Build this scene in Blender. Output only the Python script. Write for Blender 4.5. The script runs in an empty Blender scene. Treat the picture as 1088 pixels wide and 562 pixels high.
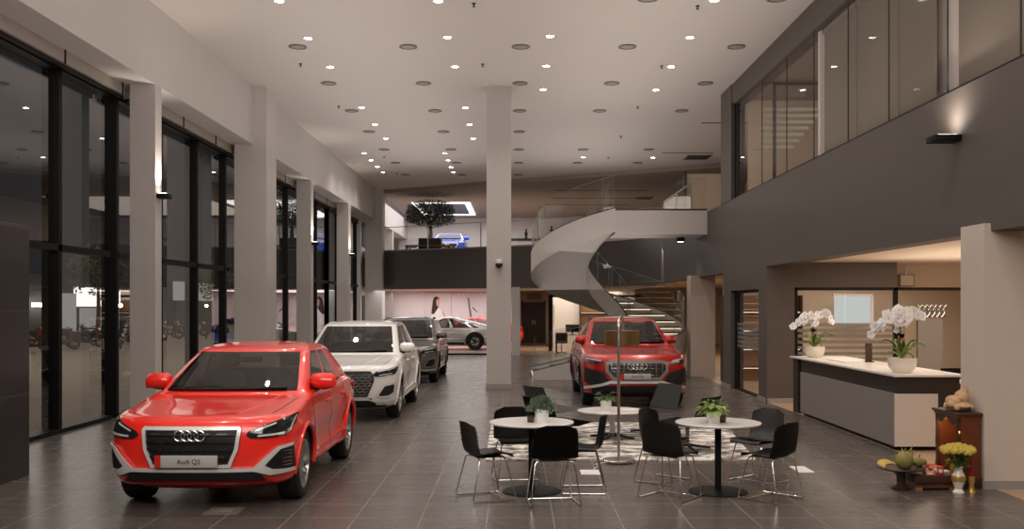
import bpy, bmesh, math, random
from mathutils import Vector, Matrix
R_ = random.Random(7)
PI = math.pi
sc = bpy.context.scene
COL = sc.collection

# ------------------------------------------------------------ materials
def lin(c):
    return c / 12.92 if c <= .04045 else ((c + .055) / 1.055) ** 2.4
def S(r, g, b):
    return (lin(r / 255), lin(g / 255), lin(b / 255), 1)
MATS = {}
def mat(name, col, rough=.5, metal=0., coat=0., spec=.5, noise=0., nscale=8., bump=0., sheen=0.):
    m = bpy.data.materials.new(name); m.use_nodes = True
    nt = m.node_tree; b = nt.nodes['Principled BSDF']
    b.inputs['Base Color'].default_value = col
    b.inputs['Roughness'].default_value = rough
    b.inputs['Metallic'].default_value = metal
    b.inputs['Coat Weight'].default_value = coat
    b.inputs['Coat Roughness'].default_value = .04
    b.inputs['Specular IOR Level'].default_value = spec
    if noise or bump:
        tc = nt.nodes.new('ShaderNodeTexCoord'); n = nt.nodes.new('ShaderNodeTexNoise')
        n.inputs['Scale'].default_value = nscale; n.inputs['Detail'].default_value = 5
        nt.links.new(tc.outputs['Object'], n.inputs['Vector'])
        if noise:
            mx = nt.nodes.new('ShaderNodeMix'); mx.data_type = 'RGBA'
            mx.inputs[6].default_value = tuple(c * (1 - noise) for c in col[:3]) + (1,)
            mx.inputs[7].default_value = tuple(min(1, c * (1 + noise)) for c in col[:3]) + (1,)
            nt.links.new(n.outputs['Fac'], mx.inputs[0]); nt.links.new(mx.outputs[2], b.inputs['Base Color'])
        if bump:
            bp = nt.nodes.new('ShaderNodeBump'); bp.inputs['Strength'].default_value = bump; bp.inputs['Distance'].default_value = .01
            nt.links.new(n.outputs['Fac'], bp.inputs['Height']); nt.links.new(bp.outputs[0], b.inputs['Normal'])
    MATS[name] = m
    return m
def emit(name, col, s):
    m = bpy.data.materials.new(name); m.use_nodes = True
    nt = m.node_tree; nt.nodes.clear()
    e = nt.nodes.new('ShaderNodeEmission'); o = nt.nodes.new('ShaderNodeOutputMaterial')
    e.inputs[0].default_value = col; e.inputs[1].default_value = s
    nt.links.new(e.outputs[0], o.inputs[0]); MATS[name] = m
    return m
def glass(name, tint, ior=1.5, rough=0., gcol=(1, 1, 1, 1), boost=0.):
    m = bpy.data.materials.new(name); m.use_nodes = True
    nt = m.node_tree; nt.nodes.clear()
    t = nt.nodes.new('ShaderNodeBsdfTransparent'); g = nt.nodes.new('ShaderNodeBsdfGlossy')
    t.inputs[0].default_value = tint; g.inputs['Roughness'].default_value = rough; g.inputs[0].default_value = gcol
    f = nt.nodes.new('ShaderNodeFresnel')
    gm = nt.nodes.new('ShaderNodeNewGeometry'); pw = nt.nodes.new('ShaderNodeMath'); pw.operation = 'POWER'; pw.inputs[0].default_value = ior
    sg = nt.nodes.new('ShaderNodeMath'); sg.operation = 'MULTIPLY_ADD'; sg.inputs[1].default_value = -2; sg.inputs[2].default_value = 1   # same index from both sides
    nt.links.new(gm.outputs['Backfacing'], sg.inputs[0]); nt.links.new(sg.outputs[0], pw.inputs[1]); nt.links.new(pw.outputs[0], f.inputs[0])
    ad = nt.nodes.new('ShaderNodeMath'); ad.operation = 'ADD'; ad.use_clamp = True; ad.inputs[1].default_value = boost
    mx = nt.nodes.new('ShaderNodeMixShader'); o = nt.nodes.new('ShaderNodeOutputMaterial')
    nt.links.new(f.outputs[0], ad.inputs[0]); nt.links.new(ad.outputs[0], mx.inputs[0])
    nt.links.new(t.outputs[0], mx.inputs[1]); nt.links.new(g.outputs[0], mx.inputs[2]); nt.links.new(mx.outputs[0], o.inputs[0])
    MATS[name] = m
    return m
def grid_mat(name, col, joint, tx, ty, ox, oy, jw=.006, rough=.3, var=.12, axes='xy', noise=.1, spec=.5, nsc=(.6, 4, 1)):
    """rectangular tiles with thin joints, in world metres"""
    m = bpy.data.materials.new(name); m.use_nodes = True
    nt = m.node_tree; N = nt.nodes; L = nt.links; b = N['Principled BSDF']
    geo = N.new('ShaderNodeNewGeometry'); sp = N.new('ShaderNodeSeparateXYZ'); L.new(geo.outputs['Position'], sp.inputs[0])
    def M(op, a, bb=None):
        n = N.new('ShaderNodeMath'); n.operation = op
        for i, v in enumerate((a, bb)):
            if v is None: continue
            if isinstance(v, (int, float)): n.inputs[i].default_value = v
            else: L.new(v, n.inputs[i])
        return n.outputs[0]
    idx = {'x': 0, 'y': 1, 'z': 2}
    us = []; js = []
    for ax, t, o_ in ((axes[0], tx, ox), (axes[1], ty, oy)):
        q = M('DIVIDE', M('SUBTRACT', sp.outputs[idx[ax]], o_), t)
        fl = M('FLOOR', q); fr = M('SUBTRACT', q, fl)
        us.append(fl)
        js.append(M('LESS_THAN', fr, jw / t))
    j = M('MAXIMUM', js[0], js[1])
    cb = N.new('ShaderNodeCombineXYZ'); L.new(us[0], cb.inputs[0]); L.new(us[1], cb.inputs[1])
    wn = N.new('ShaderNodeTexWhiteNoise'); L.new(cb.outputs[0], wn.inputs[0])
    mp = N.new('ShaderNodeMapping'); mp.inputs['Scale'].default_value = nsc; L.new(geo.outputs['Position'], mp.inputs[0])
    nz = N.new('ShaderNodeTexNoise'); nz.inputs['Scale'].default_value = 3; nz.inputs['Detail'].default_value = 6; L.new(mp.outputs[0], nz.inputs[0])
    fac = M('ADD', M('MULTIPLY', M('SUBTRACT', wn.outputs[0], .5), var), M('MULTIPLY', M('SUBTRACT', nz.outputs[0], .5), noise * 2))
    hs = N.new('ShaderNodeHueSaturation'); hs.inputs['Color'].default_value = col; L.new(M('ADD', fac, 1.), hs.inputs['Value'])
    mx = N.new('ShaderNodeMix'); mx.data_type = 'RGBA'; L.new(j, mx.inputs[0]); L.new(hs.outputs[0], mx.inputs[6]); mx.inputs[7].default_value = joint
    L.new(mx.outputs[2], b.inputs['Base Color'])
    L.new(M('ADD', M('MULTIPLY', nz.outputs[0], .06), rough - .03), b.inputs['Roughness'])
    b.inputs['Specular IOR Level'].default_value = spec
    MATS[name] = m
    return m

M = MATS
grid_mat('floor_tile', S(90, 83, 79), S(150, 142, 136), .6, .62, -.864, 9.0, .009, .27, .05, noise=.05, spec=.5, nsc=(.25, 1.1, 1))
grid_mat('wood_floor', S(176, 146, 118), S(130, 105, 84), .18, 1.2, 0, 0, .003, .35, .16)
grid_mat('pale_floor', S(190, 176, 164), S(160, 148, 138), .6, .6, 0, 0, .005, .3, .05)
grid_mat('stone_panel', S(50, 47, 46), S(96, 92, 88), 40, .94, -20, -.01, .008, .3, .05, 'yz', noise=.25, nsc=(1, 1, 1))
mat('ceiling_white', S(206, 198, 192), .9, spec=.2)
mat('wall_white', S(200, 194, 190), .8, noise=.03, nscale=2)
mat('back_white', S(235, 228, 226), .8)
mat('cream_wall', S(226, 208, 186), .8)
mat('dimmed_ceiling', S(150, 136, 126), .9)  # ceiling tone darkened to stand in for dimmer light upstairs
mat('dark_wall', S(86, 79, 75), .5, noise=.06, nscale=3, spec=.4)
mat('dark_box', S(92, 80, 72), .55, noise=.12, nscale=40, bump=.15)
mat('black_frame', S(15, 15, 16), .5, spec=.2)
mat('grey_rail', S(160, 150, 140), .5)
mat('column_beige', S(205, 192, 180), .8, noise=.03)
mat('column_grey', S(190, 184, 180), .8, noise=.02)
mat('plinth', S(150, 146, 143), .6)
mat('steel', S(190, 190, 190), .3, 1)
mat('chrome', S(225, 222, 218), .2, 1)
mat('dark_chrome', S(140, 136, 132), .22, 1)
mat('black_plastic', S(18, 18, 19), .45)
mat('rubber', S(20, 20, 21), .75)
mat('silver_trim', S(228, 226, 223), .3, .3)
mat('rim_silver', S(176, 174, 170), .3, .9)
mat('rim_dark', S(52, 50, 50), .3, .8)
mat('red_paint', S(245, 42, 28), .3, .0, 1., noise=0)
mat('red_dark_paint', S(178, 24, 20), .28, .15, 1.)
mat('white_paint', S(232, 231, 228), .35, 0, 1.)
mat('grey_paint', S(112, 110, 107), .3, .5, 1.)
mat('silver_paint', S(190, 186, 182), .3, .5, 1.)
mat('blue_paint', S(20, 70, 215), .3, .1, 1.)
mat('navy_paint', S(24, 44, 150), .3, .1, 1.)
mat('grey_bumper', S(136, 130, 126), .35, .3)
mat('lamp_dark', S(26, 27, 30), .12, 0, 1.)
mat('lamp_light', S(225, 228, 232), .15, .3)
mat('lamp_red', S(150, 15, 15), .2, 0, 1.)
mat('plate_white', S(176, 174, 172), .5)
mat('plate_red', S(190, 30, 20), .5)
mat('ink', S(30, 30, 32), .5)
mat('seat_leather', S(58, 56, 55), .6)
mat('dash', S(30, 30, 31), .7)
mat('table_white', S(235, 233, 230), .3, coat=.3)
mat('pot_white', S(228, 226, 222), .35)
mat('leaf', S(70, 104, 44), .5, noise=.35, nscale=20)
mat('leaf_pale', S(126, 146, 70), .5, noise=.35, nscale=15)
mat('leaf_grey', S(96, 112, 92), .6, noise=.3, nscale=25)
mat('leaf_olive', S(66, 74, 46), .6, noise=.45, nscale=6)
mat('bark', S(110, 86, 62), .9, noise=.3, nscale=15, bump=.4)
mat('soil', S(40, 30, 24), .95)
mat('petal', S(255, 254, 254), .6)
mat('petal_core', S(222, 160, 180), .6)
mat('ribbon_red', S(180, 24, 40), .5)
mat('mum_yellow', S(206, 184, 84), .8, noise=.2, nscale=60)
mat('stem', S(84, 100, 50), .6)
mat('counter_grey', S(132, 126, 123), .5)
mat('counter_end', S(212, 200, 190), .5)
mat('counter_dark', S(44, 36, 32), .45, noise=.2, nscale=12)
mat('counter_top', S(228, 220, 212), .3)
mat('wood_red', S(104, 54, 32), .4, noise=.3, nscale=14, coat=.3)
mat('wood_mid', S(150, 110, 74), .5, noise=.2, nscale=14)
mat('wood_dark', S(66, 42, 30), .5, noise=.25, nscale=10)
mat('statue_stone', S(196, 160, 124), .75, noise=.2, nscale=25, bump=.5)
mat('gold', S(212, 170, 90), .35, .7)
mat('brass_shade', S(120, 96, 58), .4, .6, noise=.15, nscale=6)
mat('grey_leather', S(78, 78, 77), .5)
mat('dark_leather', S(38, 36, 35), .55)
mat('fruit_green', S(132, 126, 66), .6, noise=.25, nscale=12)
mat('fruit_yellow', S(206, 176, 92), .6, noise=.15, nscale=12)
mat('fruit_pink', S(150, 60, 66), .6, noise=.3, nscale=14)
mat('porcelain', S(232, 224, 210), .25, coat=.5)
mat('paper', S(236, 232, 228), .7)
mat('blind_cloth', S(140, 131, 122), .9, noise=.03)
mat('frost', S(196, 190, 178), .8)
mat('asphalt', S(120, 108, 94), .9, noise=.12, nscale=1.2)
mat('facade', S(112, 106, 100), .9, noise=.2, nscale=.6)
mat('facade_dark', S(46, 44, 43), .9, noise=.3, nscale=.6)
mat('scooter_dark', S(48, 46, 48), .4)
mat('scooter_red', S(120, 40, 34), .4)
mat('skin', S(224, 176, 156), .6)
mat('hair', S(60, 38, 34), .7)
mat('poster_pink', S(226, 216, 217), .6)
mat('poster_line', S(150, 138, 160), .6)
mat('poster_white', S(246, 242, 242), .6)
mat('vent_grey', S(120, 114, 108), .6)
mat('vent_dark', S(70, 66, 62), .7)
mat('ring_grey', S(150, 143, 138), .6)
mat('screen_dark', S(22, 24, 27), .2)
mat('panel_grey', S(140, 132, 125), .6)
mat('cable', S(220, 218, 214), .5)
mat('glass_rim', S(128, 138, 132), .3)
mat('curtain', S(214, 218, 216), .8)
mat('orange_box', S(214, 120, 62), .5)
mat('blue_box', S(110, 140, 176), .5)
mat('red_box', S(188, 48, 44), .5)
emit('bulb', (1, .95, .86, 1), 26)
emit('bulb_soft', (1, .9, .76, 1), 6)
emit('cove_white', (1, .98, .96, 1), 3.2)
emit('street_bulb', (1, .97, .9, 1), 30)
emit('sign_glow', (1, .97, .92, 1), 1.6)
emit('shop_glow', (1, .95, .88, 1), .3)
emit('stair_led', (1, .86, .66, 1), 1.1)
emit('sconce_led', (1, .93, .84, 1), 8)
emit('curtain_glow', (.93, .97, .96, 1), .55)  # curtain's lit look put in as emission
emit('shrine_bulb', (1, .55, .2, 1), 5)
glass('window_glass', (.72, .71, .70, 1), 1.5, boost=.10)
glass('clear_glass', (.93, .95, .94, 1), 1.45)
glass('room_glass', (.86, .85, .83, 1), 1.18, boost=-.06)
glass('car_glass', (.42, .43, .43, 1), 1.5, boost=.03, rough=.02)
glass('tumbler', (.55, .45, .38, 1), 1.45)
glass('frost_strip', (.42, .41, .38, 1), 1.2, rough=.5, gcol=(.8, .78, .74, 1), boost=.25)

# woven chair shell: fine vertical ribs
def rib_mat():
    m = mat('shell_black', S(58, 55, 53), .36)
    nt = m.node_tree; b = nt.nodes['Principled BSDF']
    tc = nt.nodes.new('ShaderNodeTexCoord'); w = nt.nodes.new('ShaderNodeTexWave')
    w.bands_direction = 'X'; w.inputs['Scale'].default_value = 22
    bp = nt.nodes.new('ShaderNodeBump'); bp.inputs['Strength'].default_value = .6; bp.inputs['Distance'].default_value = .006
    nt.links.new(tc.outputs['Object'], w.inputs[0]); nt.links.new(w.outputs[1], bp.inputs['Height']); nt.links.new(bp.outputs[0], b.inputs['Normal'])
rib_mat()
def rug_mat():
    m = mat('rug', S(150, 145, 140), .95, spec=.1)
    nt = m.node_tree; b = nt.nodes['Principled BSDF']; N = nt.nodes
    tc = N.new('ShaderNodeTexCoord'); mp = N.new('ShaderNodeMapping'); mp.inputs['Scale'].default_value = (1.3, 1.9, 1)
    n = N.new('ShaderNodeTexNoise'); n.inputs['Scale'].default_value = 2.4; n.inputs['Detail'].default_value = 8; n.inputs['Roughness'].default_value = .68; n.inputs['Distortion'].default_value = .6
    r = N.new('ShaderNodeValToRGB')
    r.color_ramp.elements[0].position = .41; r.color_ramp.elements[0].color = S(84, 78, 75)
    r.color_ramp.elements[1].position = .57; r.color_ramp.elements[1].color = S(240, 236, 231)
    e = r.color_ramp.elements.new(.5); e.color = S(172, 166, 160)
    nt.links.new(tc.outputs['Object'], mp.inputs[0]); nt.links.new(mp.outputs[0], n.inputs[0]); nt.links.new(n.outputs[0], r.inputs[0]); nt.links.new(r.outputs[0], b.inputs['Base Color'])
rug_mat()

# ------------------------------------------------------------ builders
def link(name, me, m, parent=None, loc=None, rz=0.):
    o = bpy.data.objects.new(name, me); COL.objects.link(o)
    ms = m if isinstance(m, (list, tuple)) else [m]
    if not me.materials:
        for x in ms: me.materials.append(M[x] if isinstance(x, str) else x)
    if parent is not None: o.parent = parent
    if loc is not None: o.location = loc
    if rz: o.rotation_euler = (0, 0, rz)
    return o
class B:
    """collects shapes into one bmesh"""
    def __init__(s): s.bm = bmesh.new(); s.x = Matrix.Identity(4); s.mi = 0
    def v(s, p): return s.bm.verts.new(s.x @ Vector(p))
    def f(s, vs):
        try:
            fc = s.bm.faces.new(vs); fc.material_index = s.mi; return fc
        except ValueError: return None
    def box(s, x0, x1, y0, y1, z0, z1, bev=0., seg=2):
        if x0 > x1: x0, x1 = x1, x0
        if y0 > y1: y0, y1 = y1, y0
        if z0 > z1: z0, z1 = z1, z0
        c = [s.v(p) for p in ((x0, y0, z0), (x1, y0, z0), (x1, y1, z0), (x0, y1, z0), (x0, y0, z1), (x1, y0, z1), (x1, y1, z1), (x0, y1, z1))]
        fs = [s.f([c[i] for i in q]) for q in ((3, 2, 1, 0), (4, 5, 6, 7), (0, 1, 5, 4), (1, 2, 6, 5), (2, 3, 7, 6), (3, 0, 4, 7))]
        if bev:
            es = {e for f in fs for e in f.edges}
            bmesh.ops.bevel(s.bm, geom=list(es), offset=bev, segments=seg, profile=.5, affect='EDGES')
        return s
    def prism(s, poly, z0, z1):
        a = [s.v((x, y, z0)) for x, y in poly]; b = [s.v((x, y, z1)) for x, y in poly]
        n = len(poly)
        s.f(a[::-1]); s.f(b)
        for i in range(n): s.f([a[i], a[(i + 1) % n], b[(i + 1) % n], b[i]])
        return s
    def loft(s, rings, close=True, caps=True):
        R = [[s.v(p) for p in r] for r in rings]
        n = len(R[0])
        for i in range(len(R) - 1):
            for j in range(n if close else n - 1):
                k = (j + 1) % n
                s.f([R[i][j], R[i][k], R[i + 1][k], R[i + 1][j]])
        if caps and close:
            s.f(R[0][::-1]); s.f(R[-1])
        return R
    def lathe(s, prof, n=24, c=(0, 0, 0)):
        s.loft([[(c[0] + r * math.cos(2 * PI * k / n), c[1] + r * math.sin(2 * PI * k / n), c[2] + z) for k in range(n)] for r, z in prof])
        return s
    def tube(s, pts, r, n=8, closed=False):
        pts = [Vector(p) for p in pts]; N = len(pts)
        rings = []; up = None
        for i, p in enumerate(pts):
            if closed: t = pts[(i + 1) % N] - pts[i - 1]
            else: t = pts[min(i + 1, N - 1)] - pts[max(i - 1, 0)]
            if t.length < 1e-9: t = Vector((0, 0, 1))
            t.normalize()
            if up is None:
                up = Vector((0, 0, 1)) if abs(t.z) < .9 else Vector((1, 0, 0))
            sd = t.cross(up)
            if sd.length < 1e-6: sd = t.orthogonal()
            sd.normalize(); up = sd.cross(t).normalized()
            rr = r[i] if isinstance(r, (list, tuple)) else r
            rings.append([tuple(p + (sd * math.cos(2 * PI * k / n) + up * math.sin(2 * PI * k / n)) * rr) for k in range(n)])
        if closed:
            rings.append(rings[0])
            s.loft(rings, True, False)
            bmesh.ops.remove_doubles(s.bm, verts=s.bm.verts[-2 * n:] if False else list(s.bm.verts), dist=1e-6)
        else: s.loft(rings)
        return s
    def torus(s, c, R, r, axis='y', n=28, k=8):
        pts = []
        for i in range(n):
            a = 2 * PI * i / n; u, w = R * math.cos(a), R * math.sin(a)
            pts.append({'y': (c[0] + u, c[1], c[2] + w), 'z': (c[0] + u, c[1] + w, c[2]), 'x': (c[0], c[1] + u, c[2] + w)}[axis])
        rings = []
        for i in range(n + 1):
            a = 2 * PI * (i % n) / n
            rr = []
            for j in range(k):
                b = 2 * PI * j / k
                d = R + r * math.cos(b); h = r * math.sin(b)
                u, w = d * math.cos(a), d * math.sin(a)
                rr.append({'y': (c[0] + u, c[1] + h, c[2] + w), 'z': (c[0] + u, c[1] + w, c[2] + h), 'x': (c[0] + h, c[1] + u, c[2] + w)}[axis])
            rings.append(rr)
        R2 = [[s.v(p) for p in rg] for rg in rings[:-1]]; R2.append(R2[0])
        for i in range(n):
            for j in range(k): s.f([R2[i][j], R2[i][(j + 1) % k], R2[i + 1][(j + 1) % k], R2[i + 1][j]])
        return s
    def ball(s, c, r, n=12, m=8, sx=1, sy=1, sz=1):
        rings = []
        for i in range(m + 1):
            a = PI * i / m
            q = max(math.sin(a), .02)
            rings.append([(c[0] + r * sx * q * math.cos(2 * PI * k / n), c[1] + r * sy * q * math.sin(2 * PI * k / n), c[2] - r * sz * math.cos(a)) for k in range(n)])
        s.loft(rings); return s
    def sheet(s, fn, nu, nv, t=0.):
        """grid surface, optionally thickened along the normal"""
        P = [[Vector(fn(i / nu, j / nv)) for j in range(nv + 1)] for i in range(nu + 1)]
        V = [[s.v(p) for p in row] for row in P]
        fs = []
        for i in range(nu):
            for j in range(nv): fs.append(s.f([V[i][j], V[i + 1][j], V[i + 1][j + 1], V[i][j + 1]]))
        if t:
            bmesh.ops.solidify(s.bm, geom=[f for f in fs if f], thickness=t)
        return s
    def mesh(s, smooth=True, ang=38, recalc=True):
        bm = s.bm
        if recalc: bmesh.ops.recalc_face_normals(bm, faces=bm.faces)
        if smooth:
            for f in bm.faces: f.smooth = True
            la = math.radians(ang)
            for e in bm.edges:
                if len(e.link_faces) == 2 and e.calc_face_angle(0) > la: e.smooth = False
        me = bpy.data.meshes.new('m'); bm.to_mesh(me); bm.free()
        return me
    def build(s, name, m, parent=None, loc=None, rz=0., smooth=True, ang=38, recalc=True):
        me = s.mesh(smooth, ang, recalc); me.name = name
        return link(name, me, m, parent, loc, rz)
def tag(o, label=None, cat=None, group=None, kind=None):
    if label: o['label'] = label
    if cat: o['category'] = cat
    if group: o['group'] = group
    if kind: o['kind'] = kind
    return o
def thing(name, label, cat, loc=(0, 0, 0), rz=0., group=None):
    o = bpy.data.objects.new(name, None); COL.objects.link(o); o.empty_display_size = .1
    o.location = loc; o.rotation_euler = (0, 0, rz)
    return tag(o, label, cat, group)
def struct(name, b, m, parent=None, smooth=False, **k):
    o = b.build(name, m, parent, smooth=smooth, **k)
    if parent is None: o['kind'] = 'structure'
    return o
def dup(root, loc, rz, label, group=None):
    r = root.copy(); COL.objects.link(r); r.location = loc; r.rotation_euler = (0, 0, rz); r['label'] = label
    if group: r['group'] = group
    def rec(a, b):
        for ch in list(a.children):
            c = ch.copy(); COL.objects.link(c); c.parent = b; rec(ch, c)
    rec(root, r)
    return r
def bx(*a, **k): return B().box(*a, **k)
def text_bm(txt, size, m, name, parent, loc, rot):
    cu = bpy.data.curves.new('t', 'FONT'); cu.body = txt; cu.size = size; cu.extrude = .001; cu.align_x = 'CENTER'; cu.align_y = 'CENTER'
    o = bpy.data.objects.new('t', cu); COL.objects.link(o)
    dg = bpy.context.evaluated_depsgraph_get(); dg.update()
    me = bpy.data.meshes.new_from_object(o.evaluated_get(dg)); bpy.data.objects.remove(o)
    me.materials.clear()
    q = link(name, me, m, parent, loc); q.rotation_euler = rot
    return q
ORD = 'first second third fourth fifth sixth seventh eighth ninth tenth eleventh twelfth'.split()
def spot(loc, e, size, blend=1., col=(1, .88, .76), rot=(0, 0, 0), rad=.08):
    d = bpy.data.lights.new('spot', 'SPOT'); d.energy = e; d.spot_size = size; d.spot_blend = blend; d.color = col; d.shadow_soft_size = rad
    o = bpy.data.objects.new('spot_lamp', d); COL.objects.link(o); o.location = loc; o.rotation_euler = rot; return o
def area(loc, e, sx, sy, rot=(0, 0, 0), col=(1, .9, .8), spread=PI):
    d = bpy.data.lights.new('area', 'AREA'); d.energy = e; d.shape = 'RECTANGLE'; d.size = sx; d.size_y = sy; d.color = col; d.spread = spread
    o = bpy.data.objects.new('area_lamp', d); COL.objects.link(o); o.location = loc; o.rotation_euler = rot; return o
# ============================================================ the building
HC = 7.05
def edgeY(x): return 40.0 - .62 * x
struct('floor', bx(-7.2, 5.05, -3, 39, -.2, 0), 'floor_tile')
struct('floor', bx(5.05, 15, -3, 52, -.2, 0), 'wood_floor')
struct('floor', bx(.2, 5.05, 39, 52, -.2, -.001), 'wood_floor')
b = B(); b.box(-7.2, .2, 39, 52, -.2, .08); b.mi = 1; b.box(-6.9, .2, 38.9, 39, -.2, .05)
o = struct('floor', b, ['pale_floor', 'black_frame'])
# ceilings
struct('ceiling', B().prism([(-6.2, -3), (5.0, -3), (5.0, 22.6), (9.2, 22.6), (9.2, edgeY(9.2)), (-6.2, edgeY(-6.2))], HC, HC + .3), 'ceiling_white')
struct('ceiling', B().prism([(-7.2, edgeY(-7.2)), (9.2, edgeY(9.2)), (9.2, 58), (-7.2, 58)], HC - .15, HC + .3), 'dimmed_ceiling')
struct('ceiling', B().prism([(5.32, -3), (15, -3), (15, 52), (5.32, 52)], 2.8, 3.0), 'cream_wall')
# left bulkhead over the windows, then columns
struct('wall_left', bx(-7.15, -6.13, -3, 56, 5.70, HC), 'wall_white')
struct('wall_left_outer', bx(-7.15, -6.9, 43.95, 56, 0, 5.7), 'wall_white')
for i, (y0, y1, x1, top) in enumerate([(16.8, 17.1, -6.13, 5.7), (23.03, 23.97, -5.81, HC), (29.56, 29.94, -6.13, 5.7), (36.2, 36.7, -6.13, 5.7), (43.0, 43.9, -5.81, HC), (49.2, 49.6, -6.13, 5.7), (55.4, 55.8, -6.13, 5.7)]):
    struct('column', bx(-6.56, x1, y0, y1, 0, top), 'column_grey' if top < 6 else 'wall_white')
# center column with plinth
struct('column', bx(-.68, -.11, 23.03, 23.6, 0, HC), 'column_grey')
struct('trim_1', bx(-.70, -.09, 23.01, 23.62, 0, .11), 'plinth')
# right columns under the dark bulkhead
struct('column', bx(4.78, 5.45, 27.0, 27.6, 0, 2.76), 'column_beige')
struct('column', bx(4.93, 7.4, 10.4, 10.95, 0, 2.8), 'column_beige')
struct('baseboard_right', bx(4.925, 7.4, 10.385, 10.4, 0, .09), 'plinth')
# windows on the left: one framed window per bay, mullions 2.13 m apart
bays = [(-3, 16.8), (17.1, 23.3), (23.7, 29.6), (29.9, 36.3), (36.6, 43.2)]
mull = [2.17, 4.3, 6.43, 8.56, 10.7, 12.8, 14.95, 17.1, 19.25, 21.4, 23.5, 25.65, 27.8, 29.9, 32.1, 34.25, 36.4, 38.5, 40.7, 42.8]
GX = -6.95
for i, (y0, y1) in enumerate(bays):
    b = B()
    b.box(GX - .2, GX + .06, y0, y1, 5.5, 5.7); b.box(GX - .2, GX + .08, y0, y1, 0, .07)
    b.box(GX - .06, GX + .06, y0, y1, 2.76, 2.86)
    w = struct('window_%d' % (i + 1), b, 'black_frame')
    for y in mull:
        if y0 - .2 <= y < y1 + .2: bx(GX - .2, GX + .06, y - .05, y + .06, 0, 5.7).build('window_frame', 'black_frame', w, smooth=False)
    ys = [y0] + [y for y in mull if y0 < y < y1] + [y1]
    for a, c in zip(ys, ys[1:]):
        if c - a < .15: continue
        for z0, z1 in ((.07, 2.76), (2.86, 5.5)):
            q = B(); q.f([q.v(p) for p in ((GX - .02, a + .05, z0), (GX - .02, c - .05, z0), (GX - .02, c - .05, z1), (GX - .02, a + .05, z1))])
            q.build('window_pane', 'window_glass', w, smooth=False)
    if i == 4: bx(GX, GX + .03, 38.5, 40.7, .07, 5.5).build('window_panel', 'black_frame', w, smooth=False)
# roller-blind cassettes under the bulkhead
for i, (y0, y1) in enumerate(bays[:4]):
    t = thing('blind_cassette', 'pale roller blind cassette under the bulkhead, ' + ['above the window nearest the camera', 'between the first two columns', 'between the second and third columns', 'between the third and fourth columns'][i], 'blind', (-6.72, (y0 + y1) / 2, 5.6), 0, 'roller blind cassettes')
    l = (y1 - y0) / 2
    bx(-.08, .08, -l, l, -.09, .1, bev=.02).build('cassette', 'grey_rail', t)
    bx(-.03, .03, -l, l, -.14, -.09).build('bottom_rail', 'black_frame', t)
    k = -l + .5
    while k < l:
        bx(.075, .095, k, k + .03, -.1, .1).build('clip', 'black_frame', t, smooth=False); k += 2.13
# dark stone partition in front of the first window
t = thing('stone_partition', 'tall black stone clad partition standing beside the first window', 'partition wall', (-5.72, 7.65, 0))
bx(-.16, .17, -3.63, 3.63, 0, 2.84, bev=.006).build('panel', 'stone_panel', t, smooth=False)
# ---- right bulkhead, curving into the balcony front
path = [(5.0, -3), (5.0, 12), (5.0, 22), (5.0, 27), (5.0, 31), (4.97, 32.5), (4.9, 33.8), (4.72, 35.1), (4.42, 36.2), (4.0, 37.05), (3.4, 37.7), (2.6, edgeY(2.6)), (0, edgeY(0)), (-6.3, edgeY(-6.3))]
def offs(path, d):
    out = []
    for i, p in enumerate(path):
        a = Vector(path[max(i - 1, 0)]); c = Vector(path[min(i + 1, len(path) - 1)])
        t = (c - a).normalized(); n = Vector((t.y, -t.x))
        out.append((p[0] + n.x * d, p[1] + n.y * d))
    return out
def wallstrip(path, z0, z1, th):
    b = B(); q = offs(path, th)
    b.loft([[(p[0], p[1], z0), (p[0], p[1], z1), (r[0], r[1], z1), (r[0], r[1], z0)] for p, r in zip(path, q)])
    return b
o = struct('wall_right', wallstrip(path[:12], 2.72, 4.39, .32), 'dark_wall', smooth=True, ang=30)
o = struct('wall_balcony', wallstrip(path[11:], 2.66, 4.33, .3), 'dark_wall')
struct('trim_2', wallstrip(path[11:], 4.33, 4.39, .3), 'plinth')
# upper floors
struct('floor_upper', B().prism([(-7.0, edgeY(-7.0) + .3), (3, edgeY(3) + .3), (5.3, 36), (5.3, 23), (9.2, 23), (9.2, 58), (-7, 58)], 4.1, 4.385), 'pale_floor')
struct('floor_upper', bx(5.3, 9.2, -3, 23, 4.2, 4.385), 'pale_floor')
struct('ceiling_lower', B().prism([(-7.0, edgeY(-7.0) + .3), (3, edgeY(3) + .3), (5.3, 36), (5.3, 52), (-7, 52)], 2.66, 2.8), 'ceiling_white')
# back walls
struct('wall_back', bx(-7.2, .12, 50, 50.3, 0, 2.7), 'back_white')
struct('wall_back', bx(-.16, .17, 38.3, 50, 0, 2.66), 'wall_white')
struct('wall_back', bx(.12, 15, 50, 50.3, 0, 2.8), 'cream_wall')
struct('wall_back_upper', bx(-7.2, 9.2, 56, 56.3, 4.385, HC), 'back_white')
struct('wall_right_upper', bx(9.2, 9.5, -3, 56, 4.2, HC + .3), 'column_beige')
# windows in the left wall behind
for i, y in enumerate((46.6, 47.5, 49.9)):
    pass
b = B()
for y0, y1 in ((44.3, 46.0), (47.2, 48.6), (50.6, 52.2)):
    b.box(-6.9, -6.86, y0, y1, 4.6, 6.6); b.box(-6.9, -6.86, y0, y1, .3, 2.4)
struct('window_7', b, 'black_frame')
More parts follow.
